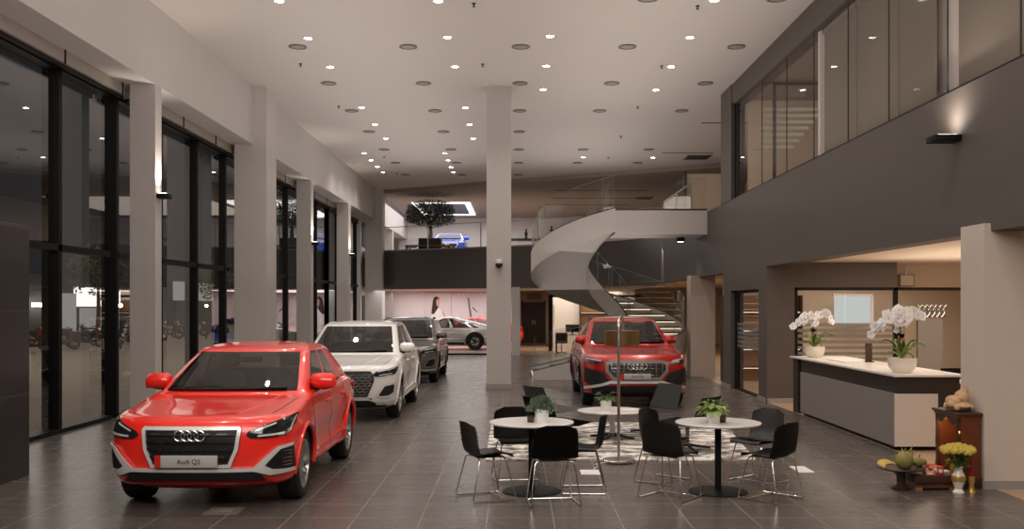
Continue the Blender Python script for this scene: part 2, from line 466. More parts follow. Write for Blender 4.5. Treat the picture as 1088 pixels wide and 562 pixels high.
# double door at the back
d = struct('door_1', bx(.38, 1.42, 49.93, 50.02, .05, 2.12), 'wood_dark')
bx(.895, .905, 49.92, 49.94, .05, 2.12).build('door_gap', 'black_frame', d, smooth=False)
bx(.30, .38, 49.9, 50.02, 0, 2.2).build('door_frame', 'wood_dark', d, smooth=False)
bx(1.42, 1.50, 49.9, 50.02, 0, 2.2).build('door_frame', 'wood_dark', d, smooth=False)
for s in (-1, 1): bx(.9 + s * .06 - .015, .9 + s * .06 + .015, 49.87, 49.93, 1.0, 1.2).build('door_handle', 'steel', d, smooth=False)
t = thing('wall_picture', 'small framed picture hung above the dark double door', 'picture', (.95, 49.9, 2.38))
bx(-.36, .36, -.04, .05, -.13, .14).build('frame', 'wood_mid', t, smooth=False)
bx(-.3, .3, -.05, -.04, -.09, .1).build('print', 'panel_grey', t, smooth=False)
# meeting corner behind the staircase: cream wall, black frame
struct('wall_meeting', bx(1.75, 5.6, 46.5, 46.7, 0, 2.66), 'back_white')
t = thing('black_portal_frame', 'black glazed partition frame left of the meeting corner behind the staircase', 'partition', (1.5, 42.5, 0))
bx(-.09, .07, -.1, .1, 0, 2.4).build('post', 'black_frame', t, smooth=False)
bx(.07, 3.9, -.06, .06, 2.3, 2.4).build('beam', 'black_frame', t, smooth=False)
for k in range(9): bx(.07, .17, -.02, .02, 1.1 + k * .1, 1.15 + k * .1).build('louvre', 'poster_white', t, smooth=False)
q = B(); q.f([q.v(p) for p in ((.17, 0, .05), (3.9, 0, .05), (3.9, 0, 2.3), (.17, 0, 2.3))]); q.build('glass_pane', 'clear_glass', t, smooth=False)
# ---- right upper rooms behind glass
b = wallstrip([(5.0, -3), (5.0, 22.4), (5.0, 23.9)], 6.56, HC, .3)
struct('beam_right', b, 'dark_wall')
struct('column', bx(4.98, 5.3, 22.85, 24.0, 4.39, HC), 'dark_wall')
struct('trim_3', bx(5.0, 5.06, 22.6, 22.86, 4.39, 6.6), 'black_frame')
joints = [-3, 1.5, 3.18, 4.86, 6.54, 8.22, 9.9, 11.58, 13.4, 15.04, 16.77, 18.45, 20.3, 22.6]
w = struct('window_8', bx(5.04, 5.1, -3, 22.6, 4.39, 4.43), 'black_frame')
for a, c in zip(joints, joints[1:]):
    q = B(); q.f([q.v(p) for p in ((5.06, a + .012, 4.43), (5.06, c - .012, 4.43), (5.06, c - .012, 6.56), (5.06, a + .012, 6.56))])
    q.build('window_pane', 'room_glass', w, smooth=False)
    bx(5.05, 5.07, c - .006, c + .006, 4.43, 6.56).build('window_joint', 'vent_dark', w, smooth=False)
bl = [(9.0, 9.9, 'rightmost of the row'), (9.9, 11.6, 'just right of the bright gap'), (12.2, 13.4, 'just left of the bright gap'), (13.4, 15.04, 'second left of the bright gap'), (15.04, 16.7, 'beside the bright white edge')]
for a, c, s in bl:
    t = thing('roller_blind', 'lowered beige roller blind behind the upper gallery glass, ' + s, 'blind', (5.2, (a + c) / 2, 4.45), 0, 'upper gallery roller blinds')
    l = (c - a) / 2 - .015
    bx(-.006, .006, -l, l, .04, 2.05).build('cloth', 'blind_cloth', t, smooth=False)
    bx(-.04, .04, -l, l, 2.04, 2.12).build('cassette', 'grey_rail', t, smooth=False)
    bx(-.012, .012, -l, l, 0, .04).build('bottom_bar', 'grey_rail', t, smooth=False)
struct('column', bx(5.35, 5.9, 11.4, 12.5, 4.385, HC), 'back_white')
struct('ceiling_room', bx(5.3, 9.2, -3, 22.6, 6.62, 6.75), 'dimmed_ceiling')
struct('wall_room', bx(5.3, 9.2, 22.55, 22.62, 4.385, 6.62), 'cream_wall')
struct('trim_4', bx(5.12, 5.2, 16.62, 16.74, 4.39, 6.6), 'back_white')
# inner partition with frosted bands and door head
t = thing('frosted_partition', 'glass partition with horizontal frosted stripes in the upper gallery room', 'glass partition', (5.3, 20.6, 4.39))
bx(.06, .12, -.03, .03, 0, 2.2).build('frame', 'vent_dark', t, smooth=False)
bx(1.45, 1.55, -.03, .03, 0, 2.2).build('frame', 'back_white', t, smooth=False)
bx(.06, 1.5, -.03, .03, 2.14, 2.2).build('frame', 'vent_dark', t, smooth=False)
for k in range(7):
    z = .82 + k * .13
    bx(-.14, (.5 + .1 * k), -.012, .012, z, z + .07).build('frosted_stripe', 'frost', t, smooth=False)
bx(.42, .72, -.05, -.01, 1.9, 2.02).build('sign_plate', 'panel_grey', t, smooth=False)
# ---- ground floor dark glazed room
b = B(); b.box(5.0, 5.3, 19.7, 20.35, 0, 2.72); b.box(5.0, 5.3, 20.35, 23.0, 2.28, 2.72); b.box(5.0, 5.3, 23.0, 23.8, 0, 2.72)
struct('wall_room_side', b, 'dark_wall')
b = B(); b.box(5.3, 5.56, 19.7, 19.9, 0, 2.8); b.box(5.56, 7.6, 19.7, 19.9, 2.3, 2.8); b.box(5.0, 5.3, 19.69, 19.7, 0, 2.75)
struct('wall_room_front', b, 'dark_box')
b = B(); b.box(4.98, 5.56, 19.66, 19.7, 0, .09); b.box(4.97, 5.0, 19.66, 20.35, 0, .09); b.box(4.97, 5.0, 23.0, 23.85, 0, .09); b.box(4.97, 5.3, 23.8, 23.83, 0, .09)
struct('baseboard_room', b, 'plinth')
w = struct('window_9', B().box(5.1, 5.2, 20.35, 20.42, 0, 2.28).box(5.1, 5.2, 22.9, 23.0, 0, 2.28).box(5.1, 5.2, 20.35, 23, 2.22, 2.28).box(5.08, 5.2, 20.35, 23, 0, .04), 'black_frame')
q = B(); q.f([q.v(p) for p in ((5.15, 20.42, .04), (5.15, 22.9, .04), (5.15, 22.9, 2.22), (5.15, 20.42, 2.22))]); q.build('window_pane', 'room_glass', w, smooth=False)
for k in range(6): bx(5.135, 5.145, 20.42, 22.9, .98 + k * .1, 1.045 + k * .1).build('frosted_line', 'frost_strip', w, smooth=False)
w = struct('window_10', B().box(5.56, 5.62, 19.7, 19.8, 0, 2.3).box(5.56, 12, 19.7, 19.8, 2.24, 2.3).box(7.55, 7.62, 19.7, 19.8, 0, 2.3), 'black_frame')
for a, c in ((5.62, 6.57), (6.59, 7.55), (7.62, 9.2), (9.22, 12)):
    q = B(); q.f([q.v(p) for p in ((a, 19.75, 0), (c, 19.75, 0), (c, 19.75, 2.24), (a, 19.75, 2.24))]); q.build('window_pane', 'room_glass', w, smooth=False)
for k in range(8):
    z = .72 + k * .115
    bx(5.62, 7.55, 19.73, 19.74, z, z + .062).build('frosted_line', 'frost_strip', w, smooth=False)
struct('wall_room_back', bx(5.4, 14, 25.6, 25.8, 0, 2.8), 'cream_wall')
struct('wall_reception', bx(7.62, 14, 20.6, 20.75, 2.28, 2.8), 'cream_wall')
# lit shelves in the dark room (behind the side glass) and on the stair side
def shelf(loc, rz, label, w_=2.2, n=4, h=2.2):
    t = thing('display_shelf', label, 'shelf', loc, rz)
    bx(-w_ / 2, w_ / 2, .28, .32, 0, h).build('back_panel', 'wood_mid', t, smooth=False)
    for s in (-1, 1): bx(s * w_ / 2 - .02, s * w_ / 2 + .02, 0, .3, 0, h).build('side_panel', 'wood_dark', t, smooth=False)
    for k in range(n):
        z = .25 + k * (h - .3) / n + .1
        bx(-w_ / 2, w_ / 2, 0, .28, z, z + .03).build('shelf_board', 'wood_dark', t, smooth=False)
        bx(-w_ / 2 + .05, w_ / 2 - .05, .02, .04, z - .02, z).build('light_strip', 'stair_led', t, smooth=False)
    return t
shelf((6.3, 25.2, 0), 0, 'wooden display shelf with warm light strips behind the dark room glass', 2.0)
shelf((4.2, 46.1, 0), 0, 'warm lit shelf against the wall behind the curved staircase', 2.4, 3)
# pale curtain panel in the reception window
t = thing('window_curtain', 'pale glowing curtain behind the reception glass', 'curtain', (8.48, 24.9, 1.45))
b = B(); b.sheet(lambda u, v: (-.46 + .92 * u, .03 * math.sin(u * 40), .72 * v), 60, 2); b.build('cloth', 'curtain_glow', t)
bx(-.5, .5, -.05, .05, .72, .78).build('rod', 'back_white', t, smooth=False)
bx(.46, .52, -.05, .05, -.1, .72).build('edge_frame', 'back_white', t, smooth=False)
# grey panel with chrome wave emblem
t = thing('emblem_stand', 'grey freestanding panel with wavy chrome emblem behind reception', 'sign', (8.08, 19.3, 0))
bx(-.24, .24, -.04, .04, 0, 1.9).build('board', 'panel_grey', t, smooth=False)
for k in range(6):
    b = B(); x = -.27 + k * .095
    b.tube([(x + .07 * math.sin(a / 10 * PI) * (1 if a % 20 < 10 else 1), -.06, 1.71 + .24 * a / 10) for a in range(11)], .016)
    b.build('wave', 'chrome', t)
    b = B(); b.tube([(x + .1 - .07 * math.sin(a / 10 * PI), -.06, 1.71 + .24 * a / 10) for a in range(11)], .012); b.build('wave', 'chrome', t)
t = thing('exit_sign', 'small beige lightbox hanging from the ceiling beyond the dark room', 'sign', (8.06, 20.4, 2.42))
bx(-.15, .15, -.05, .05, -.09, .16).build('case', 'panel_grey', t, smooth=False)
bx(-.13, .13, -.06, -.05, -.07, .14).build('face', 'cream_wall', t, smooth=False)
bx(-.01, .01, -.01, .01, .16, .38).build('hanger', 'steel', t, smooth=False)
# ceiling inset light frame in the upper showroom
t = thing('ceiling_light_frame', 'large rectangular glowing light frame in the upper showroom ceiling', 'ceiling light', (-3.6, 50.6, HC - .17))
for x0, x1, y0, y1 in ((-1.4, 1.4, -3.2, -2.9), (-1.4, 1.4, 2.9, 3.2), (-1.4, -1.15, -2.9, 2.9), (1.15, 1.4, -2.9, 2.9)):
    bx(x0, x1, y0, y1, -.02, .018).build('light_bar', 'cove_white', t, smooth=False)
bx(-1.15, 1.15, -2.9, 2.9, .0, .018).build('panel', 'vent_grey', t, smooth=False)
# ---- ceiling fittings
def ring_light():
    t = thing('ceiling_ring_light', '', 'ceiling light', (0, 0, HC), 0, 'unlit round ceiling fittings')
    B().lathe([(.165, -.001), (.18, -.018), (.15, -.026), (.135, -.008), (.135, -.001)], 28).build('rim', 'vent_grey', t)
    B().lathe([(.134, -.001), (.134, -.012), (.07, -.02), (.02, -.021)], 24).build('diffuser', 'ring_grey', t)
    return t
def down_light():
    t = thing('downlight', '', 'ceiling light', (0, 0, HC), 0, 'lit recessed downlights')
    B().lathe([(.085, -.001), (.1, -.006), (.095, -.014), (.07, -.01), (.07, -.001)], 20).build('trim_ring', 'back_white', t)
    B().lathe([(.069, -.001), (.069, -.012), (.01, -.016)], 16).build('bulb', 'bulb', t)
    return t
RX = [(-4.3, 'next to the window wall'), (-2.12, 'second from the window wall'), (.1, 'over the centre column'), (2.2, 'over the dining tables'), (4.35, 'next to the dark gallery')]
RY = [16.45, 19.5, 22.7, 25.9, 29.0, 32.3, 35.3, 38.5]
first = None
for x, s in RX:
    ys = RY if x not in (2.2, 4.35) else [y for y in RY if (y != 29.0 and y < edgeY(x) - .6)]
    if x < 1: ys = ys[0 if x in (.1,) and False else 1:]
    for i, y in enumerate(ys):
        lab = 'unlit round ceiling fitting, %s from the camera in the row %s' % (ORD[i], s)
        if first is None: first = ring_light(); first.location = (x, y, HC); first['label'] = lab
        else: dup(first, (x, y, HC), 0, lab)
DL = [(-3.97, [16.58, 18.88, 21.15, 25.46, 27.85, 30.19], 'third in from the window wall'), (-5.08, [33.1, 34.69, 36.28, 37.82], 'far off close by the window wall'), (-2.38, [33.1, 34.7, 36.4, 37.82], 'far off left of the centre column'), (-1.3, [16.58, 18.81, 21.12, 25.5, 27.85, 30.2], 'just left of the centre column'), (.65, [18.74, 21.06, 23.34], 'just right of the centre column'), (3.32, [16.54, 18.83, 21.12, 23.41], 'in front of the dark gallery'), (2.32, [34.0], 'above the staircase'), (4.73, [34.08], 'above the stair landing')]
first = None
LAMPS = []
for x, ys, s in DL:
    for i, y in enumerate(ys):
        lab = 'lit downlight %s, %s from the camera in its row' % (s, ORD[i]) if len(ys) > 1 else 'single lit ceiling downlight ' + s
        if first is None: first = down_light(); first.location = (x, y, HC); first['label'] = lab
        else: dup(first, (x, y, HC), 0, lab)
        LAMPS.append((x, y))
first = None
SP = [(-4.55, 20.89), (-4.53, 25.29), (-4.51, 33.84), (-4.57, 38.0), (-.71, 16.72), (-.7, 20.91), (3.1, 16.86), (3.11, 21.06), (3.13, 25.38), (3.17, 29.78), (3.18, 34.0)]
for i, (x, y) in enumerate(SP):
    row = 'near the window wall' if x < -4 else 'left of the centre column' if x < 0 else 'right of the centre column'
    k = len([1 for q in SP[:i] if (q[0] < -4) == (x < -4) and (q[0] < 0) == (x < 0)])
    lab = 'small black ceiling sprinkler %s, %s from the camera' % (row, ORD[k])
    if first is None:
        first = thing('ceiling_sprinkler', lab, 'sprinkler', (x, y, HC), 0, 'ceiling sprinklers')
        B().lathe([(.035, -.001), (.035, -.012), (.012, -.015), (.012, -.05), (.03, -.055), (.03, -.06), (.004, -.062)], 12).build('head', 'black_plastic', first)
    else: dup(first, (x, y, HC), 0, lab)
for x, y, w_, l_, lab in ((6.25, 34.0, .42, .5, 'dark square air vent in the ceiling beside the gallery post'), (5.9, 45.5, .4, .5, 'dark square air vent in the far upper ceiling')):
    z = HC if y < 36 else HC - .15
    t = thing('air_vent', lab, 'vent', (x, y, z))
    bx(-w_, w_, -l_, l_, -.02, -.001).build('frame', 'vent_grey', t, smooth=False)
    for k in range(9): bx(-w_ * .9, w_ * .9, -l_ * .9 + k * l_ * .2, -l_ * .9 + k * l_ * .2 + .04, -.03, -.02).build('slat', 'vent_dark', t, smooth=False)
for k, (y, a) in enumerate(((27.6, 5.2), (33.0, 4.9))):
    t = tag(bx(a, a + 1.7, y, y + .06, HC - .012, HC + .0005).build('ceiling_slot_diffuser', 'vent_dark', smooth=False), 'long thin dark slot diffuser in the ceiling beside the gallery post, ' + ('nearer one' if k == 0 else 'farther one'), 'vent', 'slot diffusers')
for k, (y, a) in enumerate(((42.5, 1.7), (45.5, 1.6), (48.5, 1.5))):
    tag(bx(a, a + 4, y, y + .07, HC - .165, HC - .1495).build('ceiling_slot_diffuser', 'vent_dark', smooth=False), 'long thin slot in the dimmed upper ceiling, %s from the camera' % ORD[k], 'vent', 'slot diffusers over the upper showroom')
# ---- sconces
def sconce(loc, rz, lab):
    t = thing('wall_sconce', lab, 'wall light', loc, rz)
    bx(0, .2, -.11, .11, -.04, .04, bev=.006).build('housing', 'black_frame', t)
    bx(.03, .17, -.09, .09, .041, .046).build('led', 'sconce_led', t, smooth=False)
    return t
for y, s in ((16.95, 'nearest'), (29.75, 'third'), (36.45, 'fourth')):
    sconce((-6.13, y, 3.81), 0, 'black up-lighting sconce on the %s window column' % s)
    spot((-6.0, y, 3.9), 70, 1.5, rot=(PI, math.radians(-12), 0), rad=.03)
t = thing('wall_sconce', 'black box up-lighting sconce on the dark gallery wall', 'wall light', (5.0, 11.2, 3.82), PI)
bx(0, .3, -.13, .13, -.035, .035, bev=.006).build('housing', 'black_frame', t)
bx(.04, .26, -.1, .1, .036, .04).build('led', 'sconce_led', t, smooth=False)
spot((4.74, 11.2, 3.9), 40, 2.7, rot=(PI, math.radians(20), 0), rad=.05)
t = thing('spotlight', 'small black downward wall fixture on the centre column', 'wall light', (-.39, 23.03, 2.92))  # dome camera shape on a bracket, holds no lamp
bx(-.06, .06, -.1, 0, -.03, .1, bev=.01).build('bracket', 'back_white', t)
B().lathe([(.075, .0), (.085, -.03), (.07, -.08), (.03, -.11), (.005, -.115)], 16, (0, -.1, -.0)).build('dome', 'black_plastic', t)
t = thing('spotlight', 'small black spot fixed under the stair landing', 'spotlight', (4.55, 27.0, 3.735))
bx(-.16, .05, -.12, .12, -.05, .05, bev=.01).build('housing', 'black_frame', t); bx(-.12, .02, -.08, .08, -.056, -.05).build('led', 'bulb_soft', t, smooth=False)
# ============================================================ cars (front toward -Y, y = 0 at the nose)
FU = [0, .16, .32, .48, .62, .74, .83, .885]
FS = [.93, .965]        # corner columns, still given as x/w
def cr(a, b, c, d, t):
    return .5 * (2 * b + (c - a) * t + (2 * a - 5 * b + 4 * c - d) * t * t + (3 * b - a - 3 * c + d) * t ** 3)
class Car:
    def __init__(s, L, W, H, zl, zc, yc, yw, fo, wb, R, paint, rear='suv', hn=3.0, tail=.0, roofw=.70):
        s.L, s.W, s.H, s.fo, s.wb, s.R = L, W, H, fo, wb, R
        h = W / 2
        s.h = h
        rw = roofw
        ztop = H - .095
        if rear == 'suv': yrw, yrt = L - .20, L - .78
        elif rear == 'sport': yrw, yrt = L - .22, L - 1.25
        else: yrw, yrt = L - .28, L - 1.75
        K = [  # z, yf, yr, w, front corner c, rear corner, n
            (.20, .26, L - .30, .80 * h, .45, .4, 3),
            (.26, .10, L - .14, .93 * h, .52, .45, 3),
            (.36, .03, L - .04, .975 * h, .58, .5, 3),
            (.52, .0, L, .995 * h, .62, .5, 3),
            (zl - .16, .005, L - .015, 1.0 * h, .64, .5, 3),
            (zl - .05, .035, L - .03, .985 * h, .64, .5, 3),
            (zl, .085, L - .035, .972 * h, .62, .5, 3),
            (zl + .03, .19, L - .04, .965 * h, .58, .5, 3),
            (zl + .45 * (zc - zl), yc * .46, L - .05, .955 * h, .50, .45, 3.2),
            (zl + .78 * (zc - zl), yc * .77, L - .07, .945 * h, .42, .4, 3.2),
            (zc, yc, L - .10, .925 * h, .34, .35, 3),
            (zc + .02, yc + .05, yrw + .06, .885 * h, .30, .3, 3),
        ]
        s.g0 = len(K)
        z0, y0 = zc + .035, yc + .09
        for t in (0, .33, .66, 1):
            K.append((z0 + (ztop - z0) * t, y0 + (yw - y0) * t - .02 * math.sin(PI * t), yrw + (yrt - yrw) * t ** 1.25, (.868 - (.868 - rw) * t ** 1.15) * h, .30 - .04 * t, .26, 3))
        s.g1 = len(K) - 1
        K += [(H - .06, yw + .10, yrt - .1, (rw - .035) * h, .25, .25, 3), (H - .03, yw + .30, yrt - .28, (rw - .10) * h, .25, .25, 3),
              (H - .01, yw + .50, yrt - .42, (rw - .24) * h, .2, .2, 3), (H, yw + .62, yrt - .5, (rw - .45) * h, .15, .15, 3)]
        s.K = K
        s.D = []; s.keyrow = []
        for i in range(len(K) - 1):
            a, b, c, d = K[max(i - 1, 0)], K[i], K[i + 1], K[min(i + 2, len(K) - 1)]
            n = 3 if i < len(K) - 4 else 2
            s.keyrow.append(len(s.D))
            for k in range(n):
                t = k / n
                lin_ = s.g0 <= i < s.g1
                s.D.append(tuple((b[q] + (c[q] - b[q]) * t) if lin_ or i in (0, 11) else cr(a[q], b[q], c[q], d[q], t) for q in range(7)))
        s.keyrow.append(len(s.D)); s.D.append(K[-1])
    # --- ring at height z
    def ring(s, z):
        D = s.D
        for i in range(len(D) - 1):
            if D[i + 1][0] >= z:
                a, b = D[i], D[i + 1]
                t = (z - a[0]) / max(b[0] - a[0], 1e-6); t = max(0, min(1, t))
                return tuple(a[q] + (b[q] - a[q]) * t for q in range(7))
        return D[-1]
    def side_in(s, y, z):
        """hollow of the doors, swell around the wheels"""
        f = s.fo; r = s.fo + s.wb
        mid = max(0., min(1., (y - f - .35) / .3)) * max(0., min(1., (r - .35 - y) / .3))
        d = .045 * math.exp(-((z - .56) / .16) ** 2) * mid + .012 * math.exp(-((z - .80) / .05) ** 2) * mid
        for yc in (f, r):
            q = math.hypot(y - yc, z - s.R)
            d -= .018 * math.exp(-((q - s.R - .06) / .10) ** 2) * (1 if z < s.R * 2.3 else 0)
        return d
    def F(s, x, z):
        _, yf, yr, w, c, c2, n = s.ring(z)
        u = min(abs(x) / w, .992)
        return yf + c * (1 - (1 - u ** n) ** (1 / n))
    def Sx(s, y, z):
        _, yf, yr, w, c, c2, n = s.ring(z)
        L = s.L
        v = 1.
        if y < yf + c: v = (1 - max(0, min(1, (yf + c - y) / c)) ** n) ** (1 / n)
        elif y > yr - c2: v = (1 - max(0, min(1, (y - yr + c2) / c2)) ** n) ** (1 / n)
        return w * v * s.barrel(y) - s.side_in(y, z)
    def barrel(s, y): return 1 - .03 * ((y - s.L * .5) / (s.L * .5)) ** 4
    def T(s, x, y):
        lo, hi = s.K[6][0], s.K[10][0]
        for _ in range(30):
            m = (lo + hi) / 2
            if s.F(x, m) < y: lo = m
            else: hi = m
        return lo
    def shell(s):
        """closed body mesh; material index = region"""
        TT = [.0, .10, .20, .30, .36, .42, .52, .62, .70, .76, .84, .92, 1.]
        b = B(); rows = []
        for (z, yf, yr, w, c, c2, n) in s.D:
            half = []
            fu = FU + FS
            for u in fu: half.append((u * w, yf + c * (1 - (1 - u ** n) ** (1 / n))))
            for v in (.45, .2): half.append((w * (1 - v ** n) ** (1 / n), yf + c * (1 - v)))
            for t in TT: half.append((w, yf + c + (yr - c2 - yf - c) * t))
            for v in (.3, .6): half.append((w * (1 - v ** n) ** (1 / n), yr - c2 * (1 - v)))
            for u in fu[::-1]: half.append((u * w, yr - c2 * (1 - (1 - u ** n) ** (1 / n))))
            pts = []
            for i, (x, y) in enumerate(half):
                k = abs(x) / max(w, 1e-6)
                x2 = x * s.barrel(y) - s.side_in(y, z) * max(0, min(1, (k - .8) / .2))
                pts.append((x2, y, z))
            left = [(-x, y, z_) for x, y, z_ in pts[1:-1]][::-1]
            rows.append(pts + left)
        V = b.loft(rows)
        n = len(rows[0]); nh = len(FU) + len(FS) + 2 + len(TT) + 2 + len(FS) + len(FU)
        b.bm.faces.ensure_lookup_table()
        r0, r1 = s.keyrow[s.g0], s.keyrow[s.g1]
        nf = len(FU) + len(FS) + 2
        idx = 0
        for i in range(len(rows) - 1):
            for j in range(n):
                f = b.bm.faces[idx]; idx += 1
                jj = j if j < nh - 1 else n - 1 - j       # mirrored column
                mi = 0
                if r0 <= i < r1:
                    k = jj - nf
                    if jj < len(FU) - 1: mi = 1
                    elif 0 <= k < 4: mi = 2 if j < nh - 1 else 5
                    elif 5 <= k < 8: mi = 3 if j < nh - 1 else 6
                    elif 9 <= k < 10 and i < r1 - 2: mi = 7 if j < nh - 1 else 8
                    elif jj >= nh - len(FU): mi = 4
                f.material_index = mi
        me = b.mesh(True, 45)
        return me
def split_regions(me, names, mats, parent):
    """one object per material region"""
    out = {}
    for mi, (nm, mt) in enumerate(zip(names, mats)):
        bm = bmesh.new(); bm.from_mesh(me)
        kill = [f for f in bm.faces if f.material_index != mi]
        bmesh.ops.delete(bm, geom=kill, context='FACES')
        if not bm.faces: bm.free(); continue
        for f in bm.faces: f.material_index = 0
        m2 = bpy.data.meshes.new(nm); bm.to_mesh(m2); bm.free()
        out[mi] = link(nm, m2, mt, parent)
    return out
def patch(poly, proj, off, thick, stepx=.05, stepz=.045, hole=None):
    """poly of (a, b) draped by proj(a, b, off) -> xyz, given a thickness"""
    b = B(); bm = b.bm
    if hole is None: fl = [poly]
    else: fl = [[poly[i], poly[(i + 1) % len(poly)], hole[(i + 1) % len(poly)], hole[i]] for i in range(len(poly))]
    for P in fl:
        b.f([b.v((p[0], p[1], 0)) for p in P])
    for ax, st in ((0, stepx), (1, stepz)):
        lo = min(p[ax] for p in poly); hi = max(p[ax] for p in poly); k = math.ceil(lo / st) * st
        while k < hi:
            no = (1, 0, 0) if ax == 0 else (0, 1, 0)
            co = (k, 0, 0) if ax == 0 else (0, k, 0)
            bmesh.ops.bisect_plane(bm, geom=list(bm.verts) + list(bm.edges) + list(bm.faces), plane_co=co, plane_no=no, dist=1e-5)
            k += st
    bmesh.ops.remove_doubles(bm, verts=bm.verts, dist=1e-4)
    ab = {v: (v.co.x, v.co.y) for v in bm.verts}
    back = {}
    edges = [e for e in bm.edges if len(e.link_faces) == 1]
    faces = list(bm.faces)
    for v, (p, q) in list(ab.items()):
        back[v] = bm.verts.new(proj(p, q, off - thick)); v.co = proj(p, q, off)
    for e in edges:
        try: bm.faces.new([e.verts[0], e.verts[1], back[e.verts[1]], back[e.verts[0]]])
        except ValueError: pass
    return b
def inset(poly, d):
    """rough inward offset of a convex-ish polygon"""
    n = len(poly); ar = sum(poly[i][0] * poly[(i + 1) % n][1] - poly[(i + 1) % n][0] * poly[i][1] for i in range(n))
    sg = 1 if ar > 0 else -1
    out = []
    for i in range(n):
        a, p, c = Vector(poly[i - 1]), Vector(poly[i]), Vector(poly[(i + 1) % n])
        e1 = (p - a).normalized(); e2 = (c - p).normalized()
        n1 = Vector((-e1.y, e1.x)) * sg; n2 = Vector((-e2.y, e2.x)) * sg
        bi = (n1 + n2); l = bi.length
        bi = bi / l if l > 1e-6 else n1
        k = d / max(.35, bi.dot(n1))
        out.append((p.x + bi.x * k, p.y + bi.y * k))
    return out
def mir(poly): return [(-a, b) for a, b in poly][::-1]
def wheel(parent, x, y, R, rr, wdt, rim, side, spokes=10):
    """tyre > rim > nothing; side = +1 outer face toward +x"""
    p = [(rr - .005, -wdt / 2 + .02), (R - .05, -wdt / 2), (R - .012, -wdt / 2 + .015), (R, -wdt / 2 + .04), (R, wdt / 2 - .04), (R - .012, wdt / 2 - .015), (R - .05, wdt / 2), (rr - .005, wdt / 2 - .02)]
    def rev(prof, n=40):
        b = B()
        b.loft([[(side * o_, r * math.cos(2 * PI * k / n), r * math.sin(2 * PI * k / n)) for k in range(n)] for r, o_ in prof], caps=False)
        return b
    t = rev(p).build('wheel', 'rubber', parent, (x, y, R))
    b = rev([(rr + .004, wdt / 2 - .025), (rr + .004, wdt / 2 - .008), (rr - .02, wdt / 2 - .012), (rr - .03, wdt / 2 - .05), (rr - .04, -.05)])
    for k in range(spokes):
        a = 2 * PI * k / spokes + (.1 if k % 2 else -.1)
        ca, sa = math.cos(a), math.sin(a)
        w0, w1 = .022, .017
        def P(r, q, o_): return (side * o_, r * ca - q * sa, r * sa + q * ca)
        o0, o1 = wdt / 2 - .045, wdt / 2 - .018
        b.loft([[P(.04, -w0, o0), P(.04, w0, o0), P(.04, w0, o0 - .04), P(.04, -w0, o0 - .04)],
                [P(rr * .55, -w1 * .8, o1 - .008), P(rr * .55, w1 * .8, o1 - .008), P(rr * .55, w1, o1 - .05), P(rr * .55, -w1, o1 - .05)],
                [P(rr - .015, -w1, o1), P(rr - .015, w1, o1), P(rr - .015, w1, o1 - .04), P(rr - .015, -w1, o1 - .04)]])
    b.loft([[(side * o_, r * math.cos(2 * PI * k / 16), r * math.sin(2 * PI * k / 16)) for k in range(16)] for r, o_ in ((.075, wdt / 2 - .09), (.07, wdt / 2 - .04), (.03, wdt / 2 - .034))])
    b.build('rim', rim, t)
    d = rev([(.02, wdt / 2 - .11), (rr * .72, wdt / 2 - .11), (rr * .72, wdt / 2 - .13), (.02, wdt / 2 - .13)], 24)
    d.build('brake_disc', 'dark_chrome', t)
    rev([(.01, -.02), (rr - .02, -.02)], 24).build('hub_cover', 'black_plastic', t)
    return t
